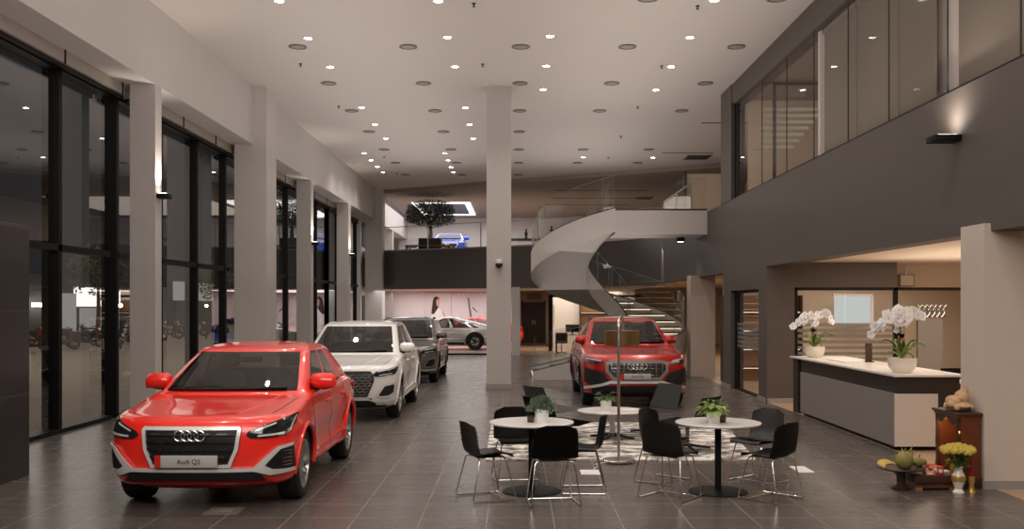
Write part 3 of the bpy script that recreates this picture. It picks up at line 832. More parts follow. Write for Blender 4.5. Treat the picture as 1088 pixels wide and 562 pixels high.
def make_car(name, label, loc, rz, P, paint, rim, front=None, arch=None, spokes=10, rails=None, cladding=None, cat='car', interior=True, mirror_m=None, quarter=True):
    c = Car(**P)
    root = thing(name, label, cat, loc, rz)
    me = c.shell()
    for q in range(10): me.materials.append(M['black_plastic'])
    tmp = bpy.data.objects.new('t', me); COL.objects.link(tmp)
    cb = B(); cb.mi = 9
    for y in (c.fo, c.fo + c.wb):
        for sd in (-1, 1):
            n = 40; x0, x1 = sd * c.h * .60, sd * c.h * 1.2
            r = c.R + .045
            cb.loft([[(x, y + r * math.cos(2 * PI * k / n), c.R + r * math.sin(2 * PI * k / n)) for k in range(n)] for x in (x0, x1)])
    bmesh.ops.recalc_face_normals(cb.bm, faces=cb.bm.faces)
    cm = bpy.data.meshes.new('c'); cb.bm.to_mesh(cm); cb.bm.free()
    for q in range(10): cm.materials.append(M['black_plastic'])
    cut = bpy.data.objects.new('c', cm); COL.objects.link(cut)
    md = tmp.modifiers.new('b', 'BOOLEAN'); md.operation = 'DIFFERENCE'; md.solver = 'EXACT'; md.object = cut
    dg = bpy.context.evaluated_depsgraph_get(); dg.update()
    m2 = bpy.data.meshes.new_from_object(tmp.evaluated_get(dg))
    def bad(q): return sum(p.area for p in q.polygons if p.material_index == 0) < 8
    for sv in ('FLOAT', 'FAST', 'MANIFOLD'):
        if not bad(m2): break
        try: md.solver = sv
        except TypeError: continue
        dg = bpy.context.evaluated_depsgraph_get(); dg.update()
        m2 = bpy.data.meshes.new_from_object(tmp.evaluated_get(dg))
    bpy.data.objects.remove(tmp); bpy.data.objects.remove(cut)
    nm = ['body', 'windshield', 'side_window', 'side_window', 'rear_window', 'side_window', 'side_window', 'side_window', 'side_window', 'wheel_well']
    g = 'car_glass'
    ms = [paint, g, g, g, g, g, g, g if quarter else paint, g if quarter else paint, 'black_plastic']
    split_regions(m2, nm, ms, root)
    for o in list(root.children):                                  # one liner per wheel
        if o.name.startswith('wheel_well'):
            for ax in (0, 1):
                for sd in (0, 1):
                    bm = bmesh.new(); bm.from_mesh(o.data)
                    ym = c.fo + c.wb / 2
                    bmesh.ops.delete(bm, geom=[f_ for f_ in bm.faces if (f_.calc_center_median().y > ym) != bool(ax) or (f_.calc_center_median().x > 0) != bool(sd)], context='FACES')
                    m3 = bpy.data.meshes.new('wheel_well'); bm.to_mesh(m3); bm.free(); link('wheel_well', m3, 'black_plastic', root)
            bpy.data.objects.remove(o)
    h, R = c.h, c.R
    fproj = lambda x, z, o_: (x, c.F(x, z) - o_, z)
    def sproj(sd): return lambda y, z, o_: (sd * (c.Sx(y, z) + o_), y, z)
    # wheels and arch lips
    wr = P.get('rr', R - .105) if False else R - .105
    for y in (c.fo, c.fo + c.wb):
        for sd in (-1, 1):
            wheel(root, sd * (h - .135), y, R, wr, .23, rim, sd, spokes)
            pts = []
            for k in range(25):
                a = -.42 + (PI + .84) * k / 24
                yy, zz = y + (R + .055) * math.cos(a), R + (R + .055) * math.sin(a)
                if zz < .25: continue
                pts.append((sd * (c.Sx(yy, zz) - .012), yy, zz))
            b = B(); b.tube(pts, .026, 8); b.build('wheel_arch', arch or paint, root)
    # side: door seams, handles, sill, mirrors
    f, r_ = c.fo, c.fo + c.wb
    zb = c.K[10][0]
    zr = zb
    for sd in (-1, 1):
        pr = sproj(sd)
        yb = f + .40; ym = f + 1.42; ye = f + 2.30
        for pl in ([(yb, .34), (yb - .02, .62), (yb + .06, zb - .02)], [(ym, .34), (ym, .6), (ym + .03, zb)], [(ye - .32, .40), (ye - .12, .62), (ye + .02, .8), (ye + .0, zb)]):
            b = B(); P_ = []
            for (a, q), (a2, q2) in zip(pl, pl[1:]):
                for k in range(6): P_.append(pr(a + (a2 - a) * k / 6, q + (q2 - q) * k / 6, -.001))
            P_.append(pr(*pl[-1], -.001)); b.tube(P_, .005, 6); b.build('door_seam', 'black_plastic', root)
        for ya in (ym - .17, ye - .1):
            b = B(); b.tube([pr(ya - .11 + .02 * k, zb - .13, .022 if 0 < k < 10 else .0) for k in range(11)], .015, 8); b.build('door_handle', paint, root)
        b = patch([(f + R + .1, .22), (r_ - R - .1, .22), (r_ - R - .1, .33), (f + R + .1, .33)], pr, .018, .03, .12, .06)
        b.build('side_skirt', cladding or paint, root)
        b = B(); b.tube([pr(f + .5 + k * (r_ - f - .9) / 12, .40 + .03 * k / 12, .006) for k in range(13)], .012, 6); b.build('door_trim', cladding or paint, root)
        # window edge trim
        b = B(); P_ = []
        r0 = c.K[c.g0]
        for k in range(15):
            y = r0[1] + r0[4] + (r0[2] - r0[5] - r0[1] - r0[4]) * k / 14 * .8
            P_.append((sd * (c.Sx(y, r0[0]) + .004), y, r0[0]))
        b.tube(P_, .010, 6); b.build('window_trim', 'black_plastic', root)
        # mirror
        mx, my, mz = sd * (h * .92 + (.075 if c.h < .96 else -.015)), c.K[10][1] + .54, zb + .10
        b = B(); b.loft([[(q * .135, y_ * sy_, .012 + z_ * sy_ - (.018 if q * sd > .9 else 0)) for y_, z_ in ((-.075, -.02), (-.06, .05), (-.015, .085), (.05, .08), (.075, .045), (.075, -.06), (.03, -.085), (-.045, -.07))] for q, sy_ in ((-1, .45), (-.93, .8), (-.7, .97), (0, 1.05), (.7, 1), (.93, .84), (1, .5))])
        mo = b.build('mirror', mirror_m or paint, root, (mx, my, mz), ang=60)
        b = B(); b.ball((0, .02, -.025), 1, 14, 8, .118, .06, .06); b.build('mirror_base', 'black_plastic', mo)
        b = B(); b.tube([(-sd * .04, .0, -.05), (-sd * .15, .02, -.12)], [.03, .025], 8); b.build('mirror_arm', 'black_plastic', mo)
        if rails:
            k1 = c.K[c.g1]
            b = B(); y0, y1 = k1[1] + .35, k1[2] - .30
            b.tube([(sd * k1[3] * .93, y0 + (y1 - y0) * k / 12, k1[0] + .025 + .035 * math.sin(PI * k / 12) ** .4) for k in range(13)], .016, 8)
            b.build('roof_rail', rails, root)
        # hood seam
        b = B(); pts = []
        for k in range(13):
            y = .36 + (c.K[10][1] - .36) * k / 12; x = sd * (h * (.74 + .10 * (k / 12)))
            pts.append((x, y, c.T(x, y) - .002))
        b.tube(pts, .005, 6); b.build('hood_seam', 'black_plastic', root)
        b = B(); pts = []
        for k in range(13):
            y = .30 + (c.K[10][1] - .30) * k / 12; x = sd * (h * (.40 + .22 * (k / 12)))
            pts.append((x, y, c.T(x, y) - .010))
        b.tube(pts, .016, 8); b.build('hood_crease', paint, root)
    # windscreen trim: wipers, badge paper, mirror
    k0, k1 = c.K[c.g0], c.K[c.g1]
    def ws(u, t, o_=.012):
        z = k0[0] + (k1[0] - k0[0]) * t; x = u * (k0[3] + (k1[3] - k0[3]) * t)
        return (x, c.F(x, z) - o_, z + o_)
    b = B(); b.tube([ws(-.8 + .13 * k, .02 + .004 * k) for k in range(13)], .016, 6); b.build('cowl_panel', 'black_plastic', root)
    for a, l in ((-.62, .62), (.02, .6)):
        b = B(); b.tube([ws(a + l * k / 8, .05 + .03 * math.sin(PI * k / 8), .02) for k in range(9)], .008, 6); b.build('wiper', 'black_plastic', root)
    if interior:
        # dashboard, seats, wheel seen through the glass
        yd = k0[1] + .12
        bx(-h * .74, h * .74, yd + .12, yd + .75, zb - .14, zb + .0, bev=.04).build('dashboard', 'dash', root)
        bx(-h * .70, h * .70, yd + .7, c.K[c.g0][2] - .5, .42, .5).build('cabin_floor', 'dash', root)
        for sd in (-1, 1):
            st = B().box(sd * .36 - .24, sd * .36 + .24, yd + 1.02, yd + 1.20, .55, zb + .20, bev=.06).build('front_seat', 'seat_leather', root)
            B().box(sd * .36 - .13, sd * .36 + .13, yd + 1.06, yd + 1.18, zb + .22, zb + .38, bev=.05).build('headrest', 'seat_leather', st)
            B().tube([(sd * (k0[3] - .16), yd + .85, zb - .1), (sd * (k1[3] - .05), yd + 1.15, k1[0] - .05)], .02, 6).build('door_pillar', 'seat_leather', root)
        bx(-.62, .62, yd + 1.85, yd + 2.05, .5, zb + .16, bev=.06).build('rear_seat', 'seat_leather', root)
        b = B(); b.torus((0, 0, 0), .175, .017, 'y'); sw = b.build('steering_wheel', 'black_plastic', root, (.36, yd + .62, zb + .06)); sw.rotation_euler = (math.radians(-22), 0, 0)
        bx(-.16, .16, -.02, .02, -.05, .05, bev=.02).build('steering_hub', 'black_plastic', sw)
        b = B(); b.box(-.12, .12, -.02, .02, -.035, .035, bev=.015); b.build('rear_view_mirror', 'black_plastic', root, (0, k1[1] + .10, k1[0] - .09))
    # tail lamps
    for sd in (-1, 1):
        k = c.ring(zb - .1)
        bx(sd * h * .55, sd * h * .93, k[2] - .10, k[2] - .02, zb - .17, zb - .06, bev=.02).build('tail_lamp', 'lamp_red', root)
    if front: front(c, root, fproj, paint)
    return root, c
def emblem(c, root, z, r=.047, sp=.062, off=.035, m='chrome', x0=0):
    b = B(); y = min(c.F(0, z), c.F(.1, z)) - off
    for k in range(4): b.torus((x0 + (k - 1.5) * sp, y, z), r, .0085, 'y', 24, 8)
    return b.build('emblem', m, root)
def plate(c, root, z, txt, w=.52, hh=.11, red=True, off=.06):
    y = c.F(0, z) - off
    p = bx(-w / 2, w / 2, y, y + .03, z - hh / 2, z + hh / 2, bev=.004).build('license_plate', 'plate_white', root)
    if red:
        q = bx(-w / 2 - .055, -w / 2, y, y + .03, z - hh / 2, z + hh / 2).build('plate_badge', 'plate_red', p, smooth=False)
    text_bm(txt, .062, 'ink', 'plate_text', p, (0, y - .003, z - .002), (PI / 2, 0, 0))
    return p
def lamp(c, root, fproj, poly, drl, off=.012):
    for pl, dl in ((poly, drl), (mir(poly), [mir(d) for d in drl])):
        l = patch(pl, fproj, off, .03).build('headlight', 'lamp_dark', root)
        for d in dl: patch(d, fproj, off + .006, .012).build('light_strip', 'lamp_light', l)
def front_small(c, root, fp, paint):
    G = [(-.46, .79), (-.44, .815), (.44, .815), (.46, .79), (.435, .60), (.365, .435), (-.365, .435), (-.435, .60)]
    g = patch(G, fp, .012, .03).build('grille', 'black_plastic', root)
    patch(G, fp, .034, .03, hole=inset(G, .032)).build('grille_frame', 'silver_trim', g)
    for z in (.745, .675, .605, .535, .47):
        hw = .415 if z > .6 else .415 - (.6 - z) * .45
        b = patch([(-hw, z - .014), (hw, z - .014), (hw, z + .014), (-hw, z + .014)], fp, .028, .02); b.build('grille_bar', 'black_plastic', g)
        for k in range(5):
            x = -hw + .03 + k * (2 * hw - .06) / 5
            w_ = (2 * hw - .06) / 5 * .8
            patch([(x, z - .006), (x + w_ * .15, z + .010), (x + w_ * .85, z + .010), (x + w_, z - .006)], fp, .034, .012).build('grille_bar', 'dark_chrome', g)
    emblem(c, root, .735, off=.05)
    plate(c, root, .50, 'Audi Q2')
    lamp(c, root, fp, [(.50, .735), (.52, .765), (.70, .835), (.868, .895), (.872, .80), (.83, .715), (.66, .70), (.54, .705)],
         [[(.60, .728), (.82, .742), (.815, .722), (.60, .712)], [(.855, .745), (.869, .87), (.862, .872), (.845, .745)], [(.58, .775), (.74, .835), (.745, .822), (.58, .762)]])
    # lower mouth and silver blades
    patch([(-.66, .30), (.66, .30), (.56, .405), (-.56, .405)], fp, .014, .03).build('lower_intake', 'black_plastic', root)
    patch([(-.62, .392), (.62, .392), (.56, .425), (-.56, .425)], fp, .03, .03).build('bumper_strip', 'silver_trim', root)
    patch([(-.72, .245), (.72, .245), (.70, .285), (-.70, .285)], fp, .02, .03).build('front_lip', 'red_dark_paint' if paint == 'red_paint' else paint, root)
    for sg in (1, -1):
        q = (lambda p: p) if sg > 0 else mir
        I = q([(.55, .405), (.78, .60), (.872, .615), (.876, .37), (.72, .335), (.62, .35)])
        i = patch(I, fp, .010, .03).build('side_intake', 'black_plastic', root)
        for k in range(5): patch(q([(.80, .42 + k * .034), (.862, .42 + k * .034), (.862, .432 + k * .034), (.80, .432 + k * .034)]), fp, .02, .02).build('intake_slat', 'dark_chrome', i)
        patch(q([(.53, .395), (.56, .425), (.765, .612), (.872, .628), (.872, .60), (.79, .585), (.66, .44), (.72, .40), (.873, .385), (.876, .352), (.70, .345), (.58, .388)]), fp, .03, .035).build('intake_frame', 'silver_trim', i)
    patch([(-.30, .55), (.30, .55), (.30, .56), (-.30, .56)], fp, .02, .01)
def front_mid(c, root, fp, paint):
    G = [(-.58, .79), (-.52, .85), (.52, .85), (.58, .79), (.585, .68), (.48, .43), (-.48, .43), (-.585, .68)]
    g = patch(G, fp, .012, .03).build('grille', 'black_plastic', root)
    patch(G, fp, .03, .03, hole=inset(G, .025)).build('grille_frame', 'black_plastic', g)
    for i in range(8):                                            # honeycomb
        z = .465 + i * .046
        hw = .55 if z > .66 else .46 + (z - .43) * .4
        b = B(); pts = []
        n = 22
        for k in range(n + 1):
            x = -hw + 2 * hw * k / n
            zz = z + (.012 if (k + i) % 2 else -.012)
            pts.append(fp(x, zz, .026))
        b.tube(pts, .0075, 6); b.build('grille_bar', 'dark_chrome', g)
    emblem(c, root, .735, .055, .072, .05, 'dark_chrome')
    plate(c, root, .50, 'Audi Q5', off=.05)
    lamp(c, root, fp, [(.57, .80), (.62, .845), (.80, .88), (.93, .905), (.935, .845), (.90, .79), (.74, .765), (.60, .755)],
         [[(.64, .842), (.90, .893), (.90, .880), (.64, .828)], [(.66, .785), (.86, .81), (.86, .798), (.66, .773)]])
    for sg in (1, -1):
        q = (lambda p: p) if sg > 0 else mir
        I = q([(.62, .44), (.74, .62), (.90, .65), (.925, .60), (.91, .47), (.82, .41), (.68, .40)])
        i = patch(I, fp, .012, .03).build('side_intake', 'black_plastic', root)
        patch(I, fp, .03, .035, hole=inset(I, .028)).build('intake_frame', 'grey_bumper' if paint == 'grey_paint' else 'silver_trim', i)
    patch([(-.62, .28), (.62, .28), (.54, .40), (-.54, .40)], fp, .012, .03).build('lower_intake', 'black_plastic', root)
    patch([(-.90, .33), (-.62, .32), (-.5, .365), (.5, .365), (.62, .32), (.90, .33), (.90, .365), (.60, .355), (.48, .40), (-.48, .40), (-.60, .355), (-.90, .365)], fp, .03, .03).build('bumper_strip', 'silver_trim', root)
    patch([(-.78, .235), (.78, .235), (.76, .275), (-.76, .275)], fp, .02, .03).build('front_lip', 'black_plastic', root)
def front_large(c, root, fp, paint):
    G = [(-.59, .86), (-.50, .915), (.50, .915), (.59, .86), (.59, .70), (.45, .535), (-.45, .535), (-.59, .70)]
    g = patch(G, fp, .012, .03).build('grille', 'black_plastic', root)
    patch(G, fp, .045, .045, hole=inset(G, .06)).build('grille_frame', 'grey_bumper', g)
    for k in range(9):
        x = -.48 + k * .12
        patch([(x - .014, .59 if abs(x) < .42 else .68), (x + .014, .59 if abs(x) < .42 else .68), (x + .014, .86), (x - .014, .86)], fp, .03, .02, .02, .04).build('grille_bar', 'dark_chrome', g)
    for k in range(4):
        z = .63 + k * .065; hw = .50 if z > .68 else .44
        b = B(); b.tube([fp(-hw + 2 * hw * i / 16, z, .024) for i in range(17)], .006, 6); b.build('grille_bar', 'dark_chrome', g)
    emblem(c, root, .80, .060, .080, .06)
    plate(c, root, .61, 'Audi Q8', .50, .11, off=.07)
    lamp(c, root, fp, [(.62, .865), (.64, .905), (.80, .935), (.93, .955), (.95, .90), (.91, .855), (.76, .83)],
         [[(.66, .905), (.92, .945), (.92, .93), (.66, .89)]])
    for sg in (1, -1):
        q = (lambda p: p) if sg > 0 else mir
        patch(q([(.60, .70), (.66, .83), (.93, .85), (.95, .78), (.80, .735)]), fp, .014, .03).build('fender_blade', 'red_dark_paint', root)
        i = patch(q([(.52, .52), (.62, .68), (.80, .72), (.96, .76), (.968, .50), (.86, .44), (.62, .46)]), fp, .012, .03).build('side_intake', 'black_plastic', root)
    patch([(-.97, .35), (-.62, .43), (-.50, .475), (.50, .475), (.62, .43), (.97, .35), (.975, .40), (.64, .475), (.50, .525), (-.50, .525), (-.64, .475), (-.975, .40)], fp, .04, .04).build('bumper_strip', 'silver_trim', root)
    patch([(-.955, .225), (.955, .225), (.965, .36), (.62, .435), (-.62, .435), (-.965, .36)], fp, .013, .03).build('lower_intake', 'black_plastic', root)
    for sg in (1, -1):
        q = (lambda p: p) if sg > 0 else mir
        patch(q([(.82, .285), (.965, .28), (.968, .345), (.84, .36)]), fp, .022, .03).build('bumper_corner', 'red_dark_paint', root)
def front_plain(c, root, fp, paint):
    zl = c.K[6][0]
    G = [(-.52, zl - .06), (.52, zl - .06), (.56, zl - .15), (.42, zl - .34), (-.42, zl - .34), (-.56, zl - .15)]
    g = patch(G, fp, .012, .03).build('grille', 'black_plastic', root)
    patch(G, fp, .03, .03, hole=inset(G, .03)).build('grille_frame', 'silver_trim', g)
    emblem(c, root, zl - .12, off=.05)
    lamp(c, root, fp, [(.58, zl - .09), (.62, zl - .03), (.86, zl + .02), (.87, zl - .06), (.74, zl - .12)], [[(.64, zl - .05), (.84, zl - .01), (.84, zl - .025), (.64, zl - .065)]])
    patch([(-.7, .27), (.7, .27), (.6, .38), (-.6, .38)], fp, .012, .03).build('lower_intake', 'black_plastic', root)
P_small = dict(L=4.21, W=1.794, H=1.508, zl=.862, zc=1.0, yc=1.14, yw=2.02, fo=.85, wb=2.595, R=.345, paint=0, roofw=.70)
P_mid = dict(L=4.69, W=1.893, H=1.645, zl=.905, zc=1.06, yc=1.27, yw=2.16, fo=.88, wb=2.82, R=.37, paint=0, roofw=.72)
P_large = dict(L=4.986, W=1.995, H=1.70, zl=.985, zc=1.13, yc=1.40, yw=2.28, fo=.95, wb=2.995, R=.39, paint=0, roofw=.70, rear='sport')
P_gt = dict(L=4.99, W=1.96, H=1.41, zl=.72, zc=.90, yc=1.45, yw=2.25, fo=.95, wb=2.90, R=.36, paint=0, rear='gt', roofw=.66)
P_low = dict(L=4.4, W=1.80, H=1.40, zl=.78, zc=.95, yc=1.25, yw=2.05, fo=.88, wb=2.63, R=.33, paint=0, rear='sport', roofw=.68)
make_car('compact_suv', 'bright red compact SUV nearest the camera with silver framed grille and plate', (-3.0, 9.12, 0), 0, P_small, 'red_paint', 'rim_silver', front_small, spokes=10, quarter=False)
make_car('suv', 'white SUV with honeycomb grille parked behind the bright red one', (-2.93, 16.3, 0), 0, P_mid, 'white_paint', 'rim_silver', front_mid, rails='white_paint', spokes=10)
make_car('suv', 'dark grey SUV parked behind the white one', (-2.9, 24.3, 0), 0, P_mid, 'grey_paint', 'rim_dark', front_mid, rails='black_plastic', spokes=10)
make_car('large_suv', 'dark red large SUV facing out under the curved staircase', (2.27, 18.5, 0), 0, P_large, 'red_dark_paint', 'rim_dark', front_large, arch='black_plastic', rails='black_plastic', cladding='black_plastic', spokes=10)
make_car('sports_sedan', 'silver low sports sedan side-on at the far back left of the centre column', (-5.56, 42.3, .08), -PI / 2, P_gt, 'silver_paint', 'rim_dark', front_plain, spokes=5, cladding='black_plastic')
make_car('hatchback', 'blue car with only its roof showing behind the dark grey SUV', (-3.9, 33.6, 0), 0, dict(P_low, H=1.50), 'navy_paint', 'rim_dark', front_plain)
make_car('coupe', 'red low car mostly hidden behind the silver sports sedan', (-4.6, 46.3, .08), -PI / 2, dict(P_gt, H=1.36), 'red_paint', 'rim_dark', front_plain)
make_car('coupe', 'bright blue car facing out on the upper balcony beside the tree planter', (-3.45, 49.5, 4.385), 0, P_low, 'blue_paint', 'rim_dark', front_plain)
# ============================================================ curved staircase
CX, CY, RO, RI = 2.6, 27.97, 2.17, .62
def zt(a):                                                     # tread level along the run; a in degrees, tail a < -90
    P = [(-160, .10), (-90, .64), (0, 1.24), (90, 2.25), (180, 3.28), (245, 4.10), (270, 4.36)]
    for (a0, z0), (a1, z1) in zip(P, P[1:]):
        if a <= a1: return z0 + (z1 - z0) * (a - a0) / (a1 - a0)
    return P[-1][1]
def pt(a, r):
    if a < -90: return (CX + (a + 90) / 70 * 2.15, CY - r - .10 * ((-90 - a) / 70) ** 2 * (1 if r > 1 else -3))
    t = math.radians(a); return (CX + r * math.cos(t), CY + r * math.sin(t))
st = thing('curved_staircase', 'white sweeping curved staircase with glass balustrade rising to the dark gallery', 'staircase', (0, 0, 0))
AA = [-160 + k * 5 for k in range(87)]
def ribbon(r, th, lo, hi, z0=0.):
    b = B(); rings = []
    for a in AA:
        p, q = pt(a, r), pt(a, r + th)
        z = zt(a); zl = max(0.0 if a < -120 else .02, z + lo if a > -110 else z + lo * .8); zh = z + hi
        if a < -135: zl = 0.
        rings.append([(p[0], p[1], zl), (q[0], q[1], zl), (q[0], q[1], zh), (p[0], p[1], zh)])
    b.loft(rings); return b
ribbon(RO - .05, .05, -.50, .12).build('outer_stringer', 'wall_white', st, ang=50)
ribbon(RI, .05, -.50, .12).build('inner_stringer', 'wall_white', st, ang=50)
b = B(); b.loft([[(*pt(a, RI + .02), max(.01, zt(a) - .47)), (*pt(a, RO - .02), max(.01, zt(a) - .47)), (*pt(a, RO - .02), max(.03, zt(a) - .44)), (*pt(a, RI + .02), max(.03, zt(a) - .44))] for a in AA if a > -105])
b.build('soffit', 'wall_white', st, ang=50)
NS = 27
for k in range(NS):
    a0 = -160 + 430 * k / NS; a1 = -160 + 430 * (k + 1) / NS
    z = zt((a0 + a1) / 2) + .02
    ar = [a0 + (a1 - a0) * i / 4 for i in range(5)]
    poly = [pt(a, RO - .05) for a in ar] + [pt(a, RI + .05) for a in ar[::-1]]
    t = B().prism(poly, z - .035, z).build('tread', 'wood_dark', st, smooth=False)
    B().prism([pt(a0, RO - .05), pt(a0 + .8, RO - .05), pt(a0 + .8, RI + .05), pt(a0, RI + .05)], z - .2, z - .035).build('riser', 'cream_wall', t, smooth=False)
    B().prism([pt(a0 - .4, RO - .1), pt(a0 - .1, RO - .1), pt(a0 - .1, RI + .1), pt(a0 - .4, RI + .1)], z - .06, z - .04).build('light_strip', 'stair_led', t, smooth=False)
# landing
b = B(); b.box(CX, 5.0, CY - RO, CY - RO + .06, 3.80, 4.42); b.box(CX, 5.0, CY - RI - .06, CY - RI, 3.80, 4.42); b.box(CX, 5.0, CY - RO + .06, CY - RI - .06, 3.80, 3.85)
b.build('landing', 'wall_white', st, smooth=False)
bx(CX - .1, 5.3, CY - RO + .06, CY - RI - .06, 4.32, 4.385).build('landing_floor', 'wood_dark', st, smooth=False)
bx(CX, 5.0, CY - RO + .0, CY - RO + .05, 4.42, 4.47).build('rail_shoe', 'vent_dark', st, smooth=False)
for r, nm in ((RO - .025, 'outer'), (RI + .025, 'inner')):
    b = B(); b.tube([(*pt(a, r), zt(a) + .13) for a in AA], .022, 6); b.build('rail_shoe', 'vent_dark', st)
    k = -158
    while k < 268:
        e = min(k + 29, 269)
        b = B(); m = 8
        b.sheet(lambda u, v: (*pt(k + (e - k) * u, r), zt(k + (e - k) * u) + .12 + v * (.86 if k + (e - k) * u > -150 else .4)), m, 1)
        b.build('glass_panel', 'clear_glass', st, recalc=False)
        for a in (k, e):
            b = B(); b.tube([(*pt(a, r), zt(a) + .12), (*pt(a, r), zt(a) + .98)], .004, 6); b.build('glass_edge', 'glass_rim', st)
        k += 30
    b = B(); b.tube([(*pt(a, r), zt(a) + .985) for a in AA if a > -150], .005, 6); b.build('glass_cap', 'glass_rim', st)
q = B(); q.f([q.v(p) for p in ((CX, CY - RO + .025, 4.42), (4.98, CY - RO + .025, 4.42), (4.98, CY - RO + .025, 5.3), (CX, CY - RO + .025, 5.3))]); q.build('glass_panel', 'clear_glass', st, smooth=False)
# balustrade of the balcony edge
def glass_rail(name, label, p0, p1, z, n, h=1.02):
    d = Vector((p1[0] - p0[0], p1[1] - p0[1])); L = d.length
    t = thing(name, label, 'railing', (p0[0], p0[1], z), math.atan2(d.y, d.x))
    bx(0, L, -.025, .025, h - .03, h).build('hand_rail', 'steel', t, smooth=False)
    for k in range(n + 1): bx(L * k / n - .018, L * k / n + .018, -.02, .02, .0, h - .03).build('rail_post', 'steel', t, smooth=False)
    for k in range(n):
        q = B(); q.f([q.v(p) for p in ((L * k / n + .04, 0, .06), (L * (k + 1) / n - .04, 0, .06), (L * (k + 1) / n - .04, 0, h - .04), (L * k / n + .04, 0, h - .04))]); q.build('glass_panel', 'clear_glass', t, smooth=False)
    return t
glass_rail('balcony_railing', 'glass balcony railing with thin steel handrail above the dark balcony front', (-6.1, edgeY(-6.1) + .15), (3.2, edgeY(3.2) + .15), 4.39, 4)
glass_rail('landing_railing', 'short glass railing with dark end post on the far side of the stair landing', (4.95, 27.9), (4.95, 33.0), 4.39, 2)
# doors at the far end of the gallery corridor
for k, (x, y) in enumerate(((6.6, 33.0),)):
    d = struct('door_%d' % (k + 2), bx(5.9, 7.4, 34.2, 34.3, 4.39, 6.5), 'cream_wall')
    bx(5.8, 5.9, 34.1, 34.3, 4.39, 6.6).build('door_frame', 'vent_dark', d, smooth=False)
# ============================================================ balcony: tree in planter with bench
t = thing('potted_tree', 'bushy olive tree with pale trunk standing in a dark planter on the balcony', 'tree', (-3.85, 44.6, 4.385))
bx(-.5, .5, -.45, .45, .02, .58, bev=.02).build('planter', 'wood_dark', t)
b = B(); b.tube([(0, 0, .5), (.02, 0, .9), (-.03, .02, 1.3)], [.10, .08, .07], 10)
for k in range(7):
    a = k * .9; b.tube([(-.03, .02, 1.2), (.25 * math.cos(a), .25 * math.sin(a), 1.5), (.6 * math.cos(a), .6 * math.sin(a), 1.85)], [.05, .03, .012], 6)
b.build('trunk', 'bark', t)
rr = random.Random(3); b = B()
for i in range(6500):
    a = rr.random() * 2 * PI; rad = .98 * math.sqrt(rr.random()); 
    h = 1.02 + .34 * rad + rr.random() * (1.28 - .66 * rad ** 2)
    p = Vector((rad * 1.08 * math.cos(a), rad * math.sin(a) * .9, h))
    d = Vector((math.cos(a) + rr.uniform(-.9, .9), math.sin(a) + rr.uniform(-.9, .9), rr.uniform(-.9, .5))).normalized()
    s = d.cross(Vector((rr.uniform(-1, 1), rr.uniform(-1, 1), 1))).normalized() * .020; l = rr.uniform(.08, .15)
    b.f([b.v(p), b.v(p + d * l * .5 + s), b.v(p + d * l), b.v(p + d * l * .5 - s)])
b.build('foliage', 'leaf_olive', t, smooth=False)
t = thing('planter_bench', 'low wooden bench wrapped around the balcony tree planter', 'bench', (-3.95, 44.45, 4.385))
for nm, a in (('seat', (-.95, -.56, -.6, .7, .18, .24)), ('seat', (.68, 1.05, -.6, .7, .18, .24)), ('seat', (-.95, 1.05, -.74, -.56, .18, .24))):
    bx(*a).build(nm, 'wood_mid', t, smooth=False)
for x in (-.88, .98):
    for y in (-.65, .6): bx(x - .04, x + .04, y - .04, y + .04, 0, .18).build('leg', 'wood_dark', t, smooth=False)
t = thing('display_table', 'low brown table on the balcony right of the centre column', 'table', (.75, 43.0, 4.385))
bx(-1.1, 1.1, -.35, .35, .38, .46, bev=.01).build('table_top', 'wood_dark', t)
for x in (-1, 1): bx(x - .05, x + .05, -.3, .3, 0, .38).build('leg', 'wood_mid', t, smooth=False)
t = thing('figurine', 'small black figurine on the balcony table beside the centre column', 'figurine', (.45, 42.9, 4.845))
B().lathe([(.09, 0), (.1, .02), (.05, .05), (.05, .12), (.08, .22), (.05, .3), (.03, .34), (.045, .4), (.005, .44)], 12).build('body', 'black_plastic', t)
t = thing('figurine', 'taller black figurine on the balcony table seen through the stair glass', 'figurine', (1.55, 42.9, 4.845))
B().lathe([(.1, 0), (.11, .02), (.05, .06), (.06, .2), (.09, .3), (.05, .4), (.03, .45), (.05, .52), (.005, .57)], 12).build('body', 'black_plastic', t)
# ============================================================ posters on the back wall
t = thing('wall_poster', 'large poster of a woman in white on the back wall', 'poster', (-3.95, 49.97, 1.0))
bx(-.68, .68, -.02, .02, 0, 1.6).build('sheet', 'poster_pink', t, smooth=False)
def flat(name, m, pts, y=-.025):
    q = B(); q.f([q.v((x, y, z)) for x, z in pts]); return q.build(name, m, t, smooth=False)
flat('printed_top', 'poster_white', [(-.34, .0), (.36, .0), (.34, .35), (.2, .7), (.02, .86), (-.16, .8), (-.28, .5)])
flat('printed_hair', 'hair', [(-.32, .55), (-.2, .5), (-.02, .75), (.06, .9), (.1, 1.15), (.08, 1.32), (-.04, 1.42), (-.18, 1.36), (-.24, 1.2), (-.28, .9)], -.028)
flat('printed_face', 'skin', [(.0, .88), (.08, .95), (.12, 1.1), (.09, 1.25), (.0, 1.3), (-.07, 1.2), (-.06, 1.0)], -.031)
flat('printed_arm', 'skin', [(.22, .62), (.34, .3), (.44, .02), (.52, .06), (.42, .36), (.28, .68)], -.028)
t = thing('wall_poster', 'pale violet poster of radiating lines and a tall mast behind the silver sedan', 'poster', (-2.25, 49.97, 1.0))
bx(-.98, 1.0, -.02, .02, 0, 1.6).build('sheet', 'poster_pink', t, smooth=False)
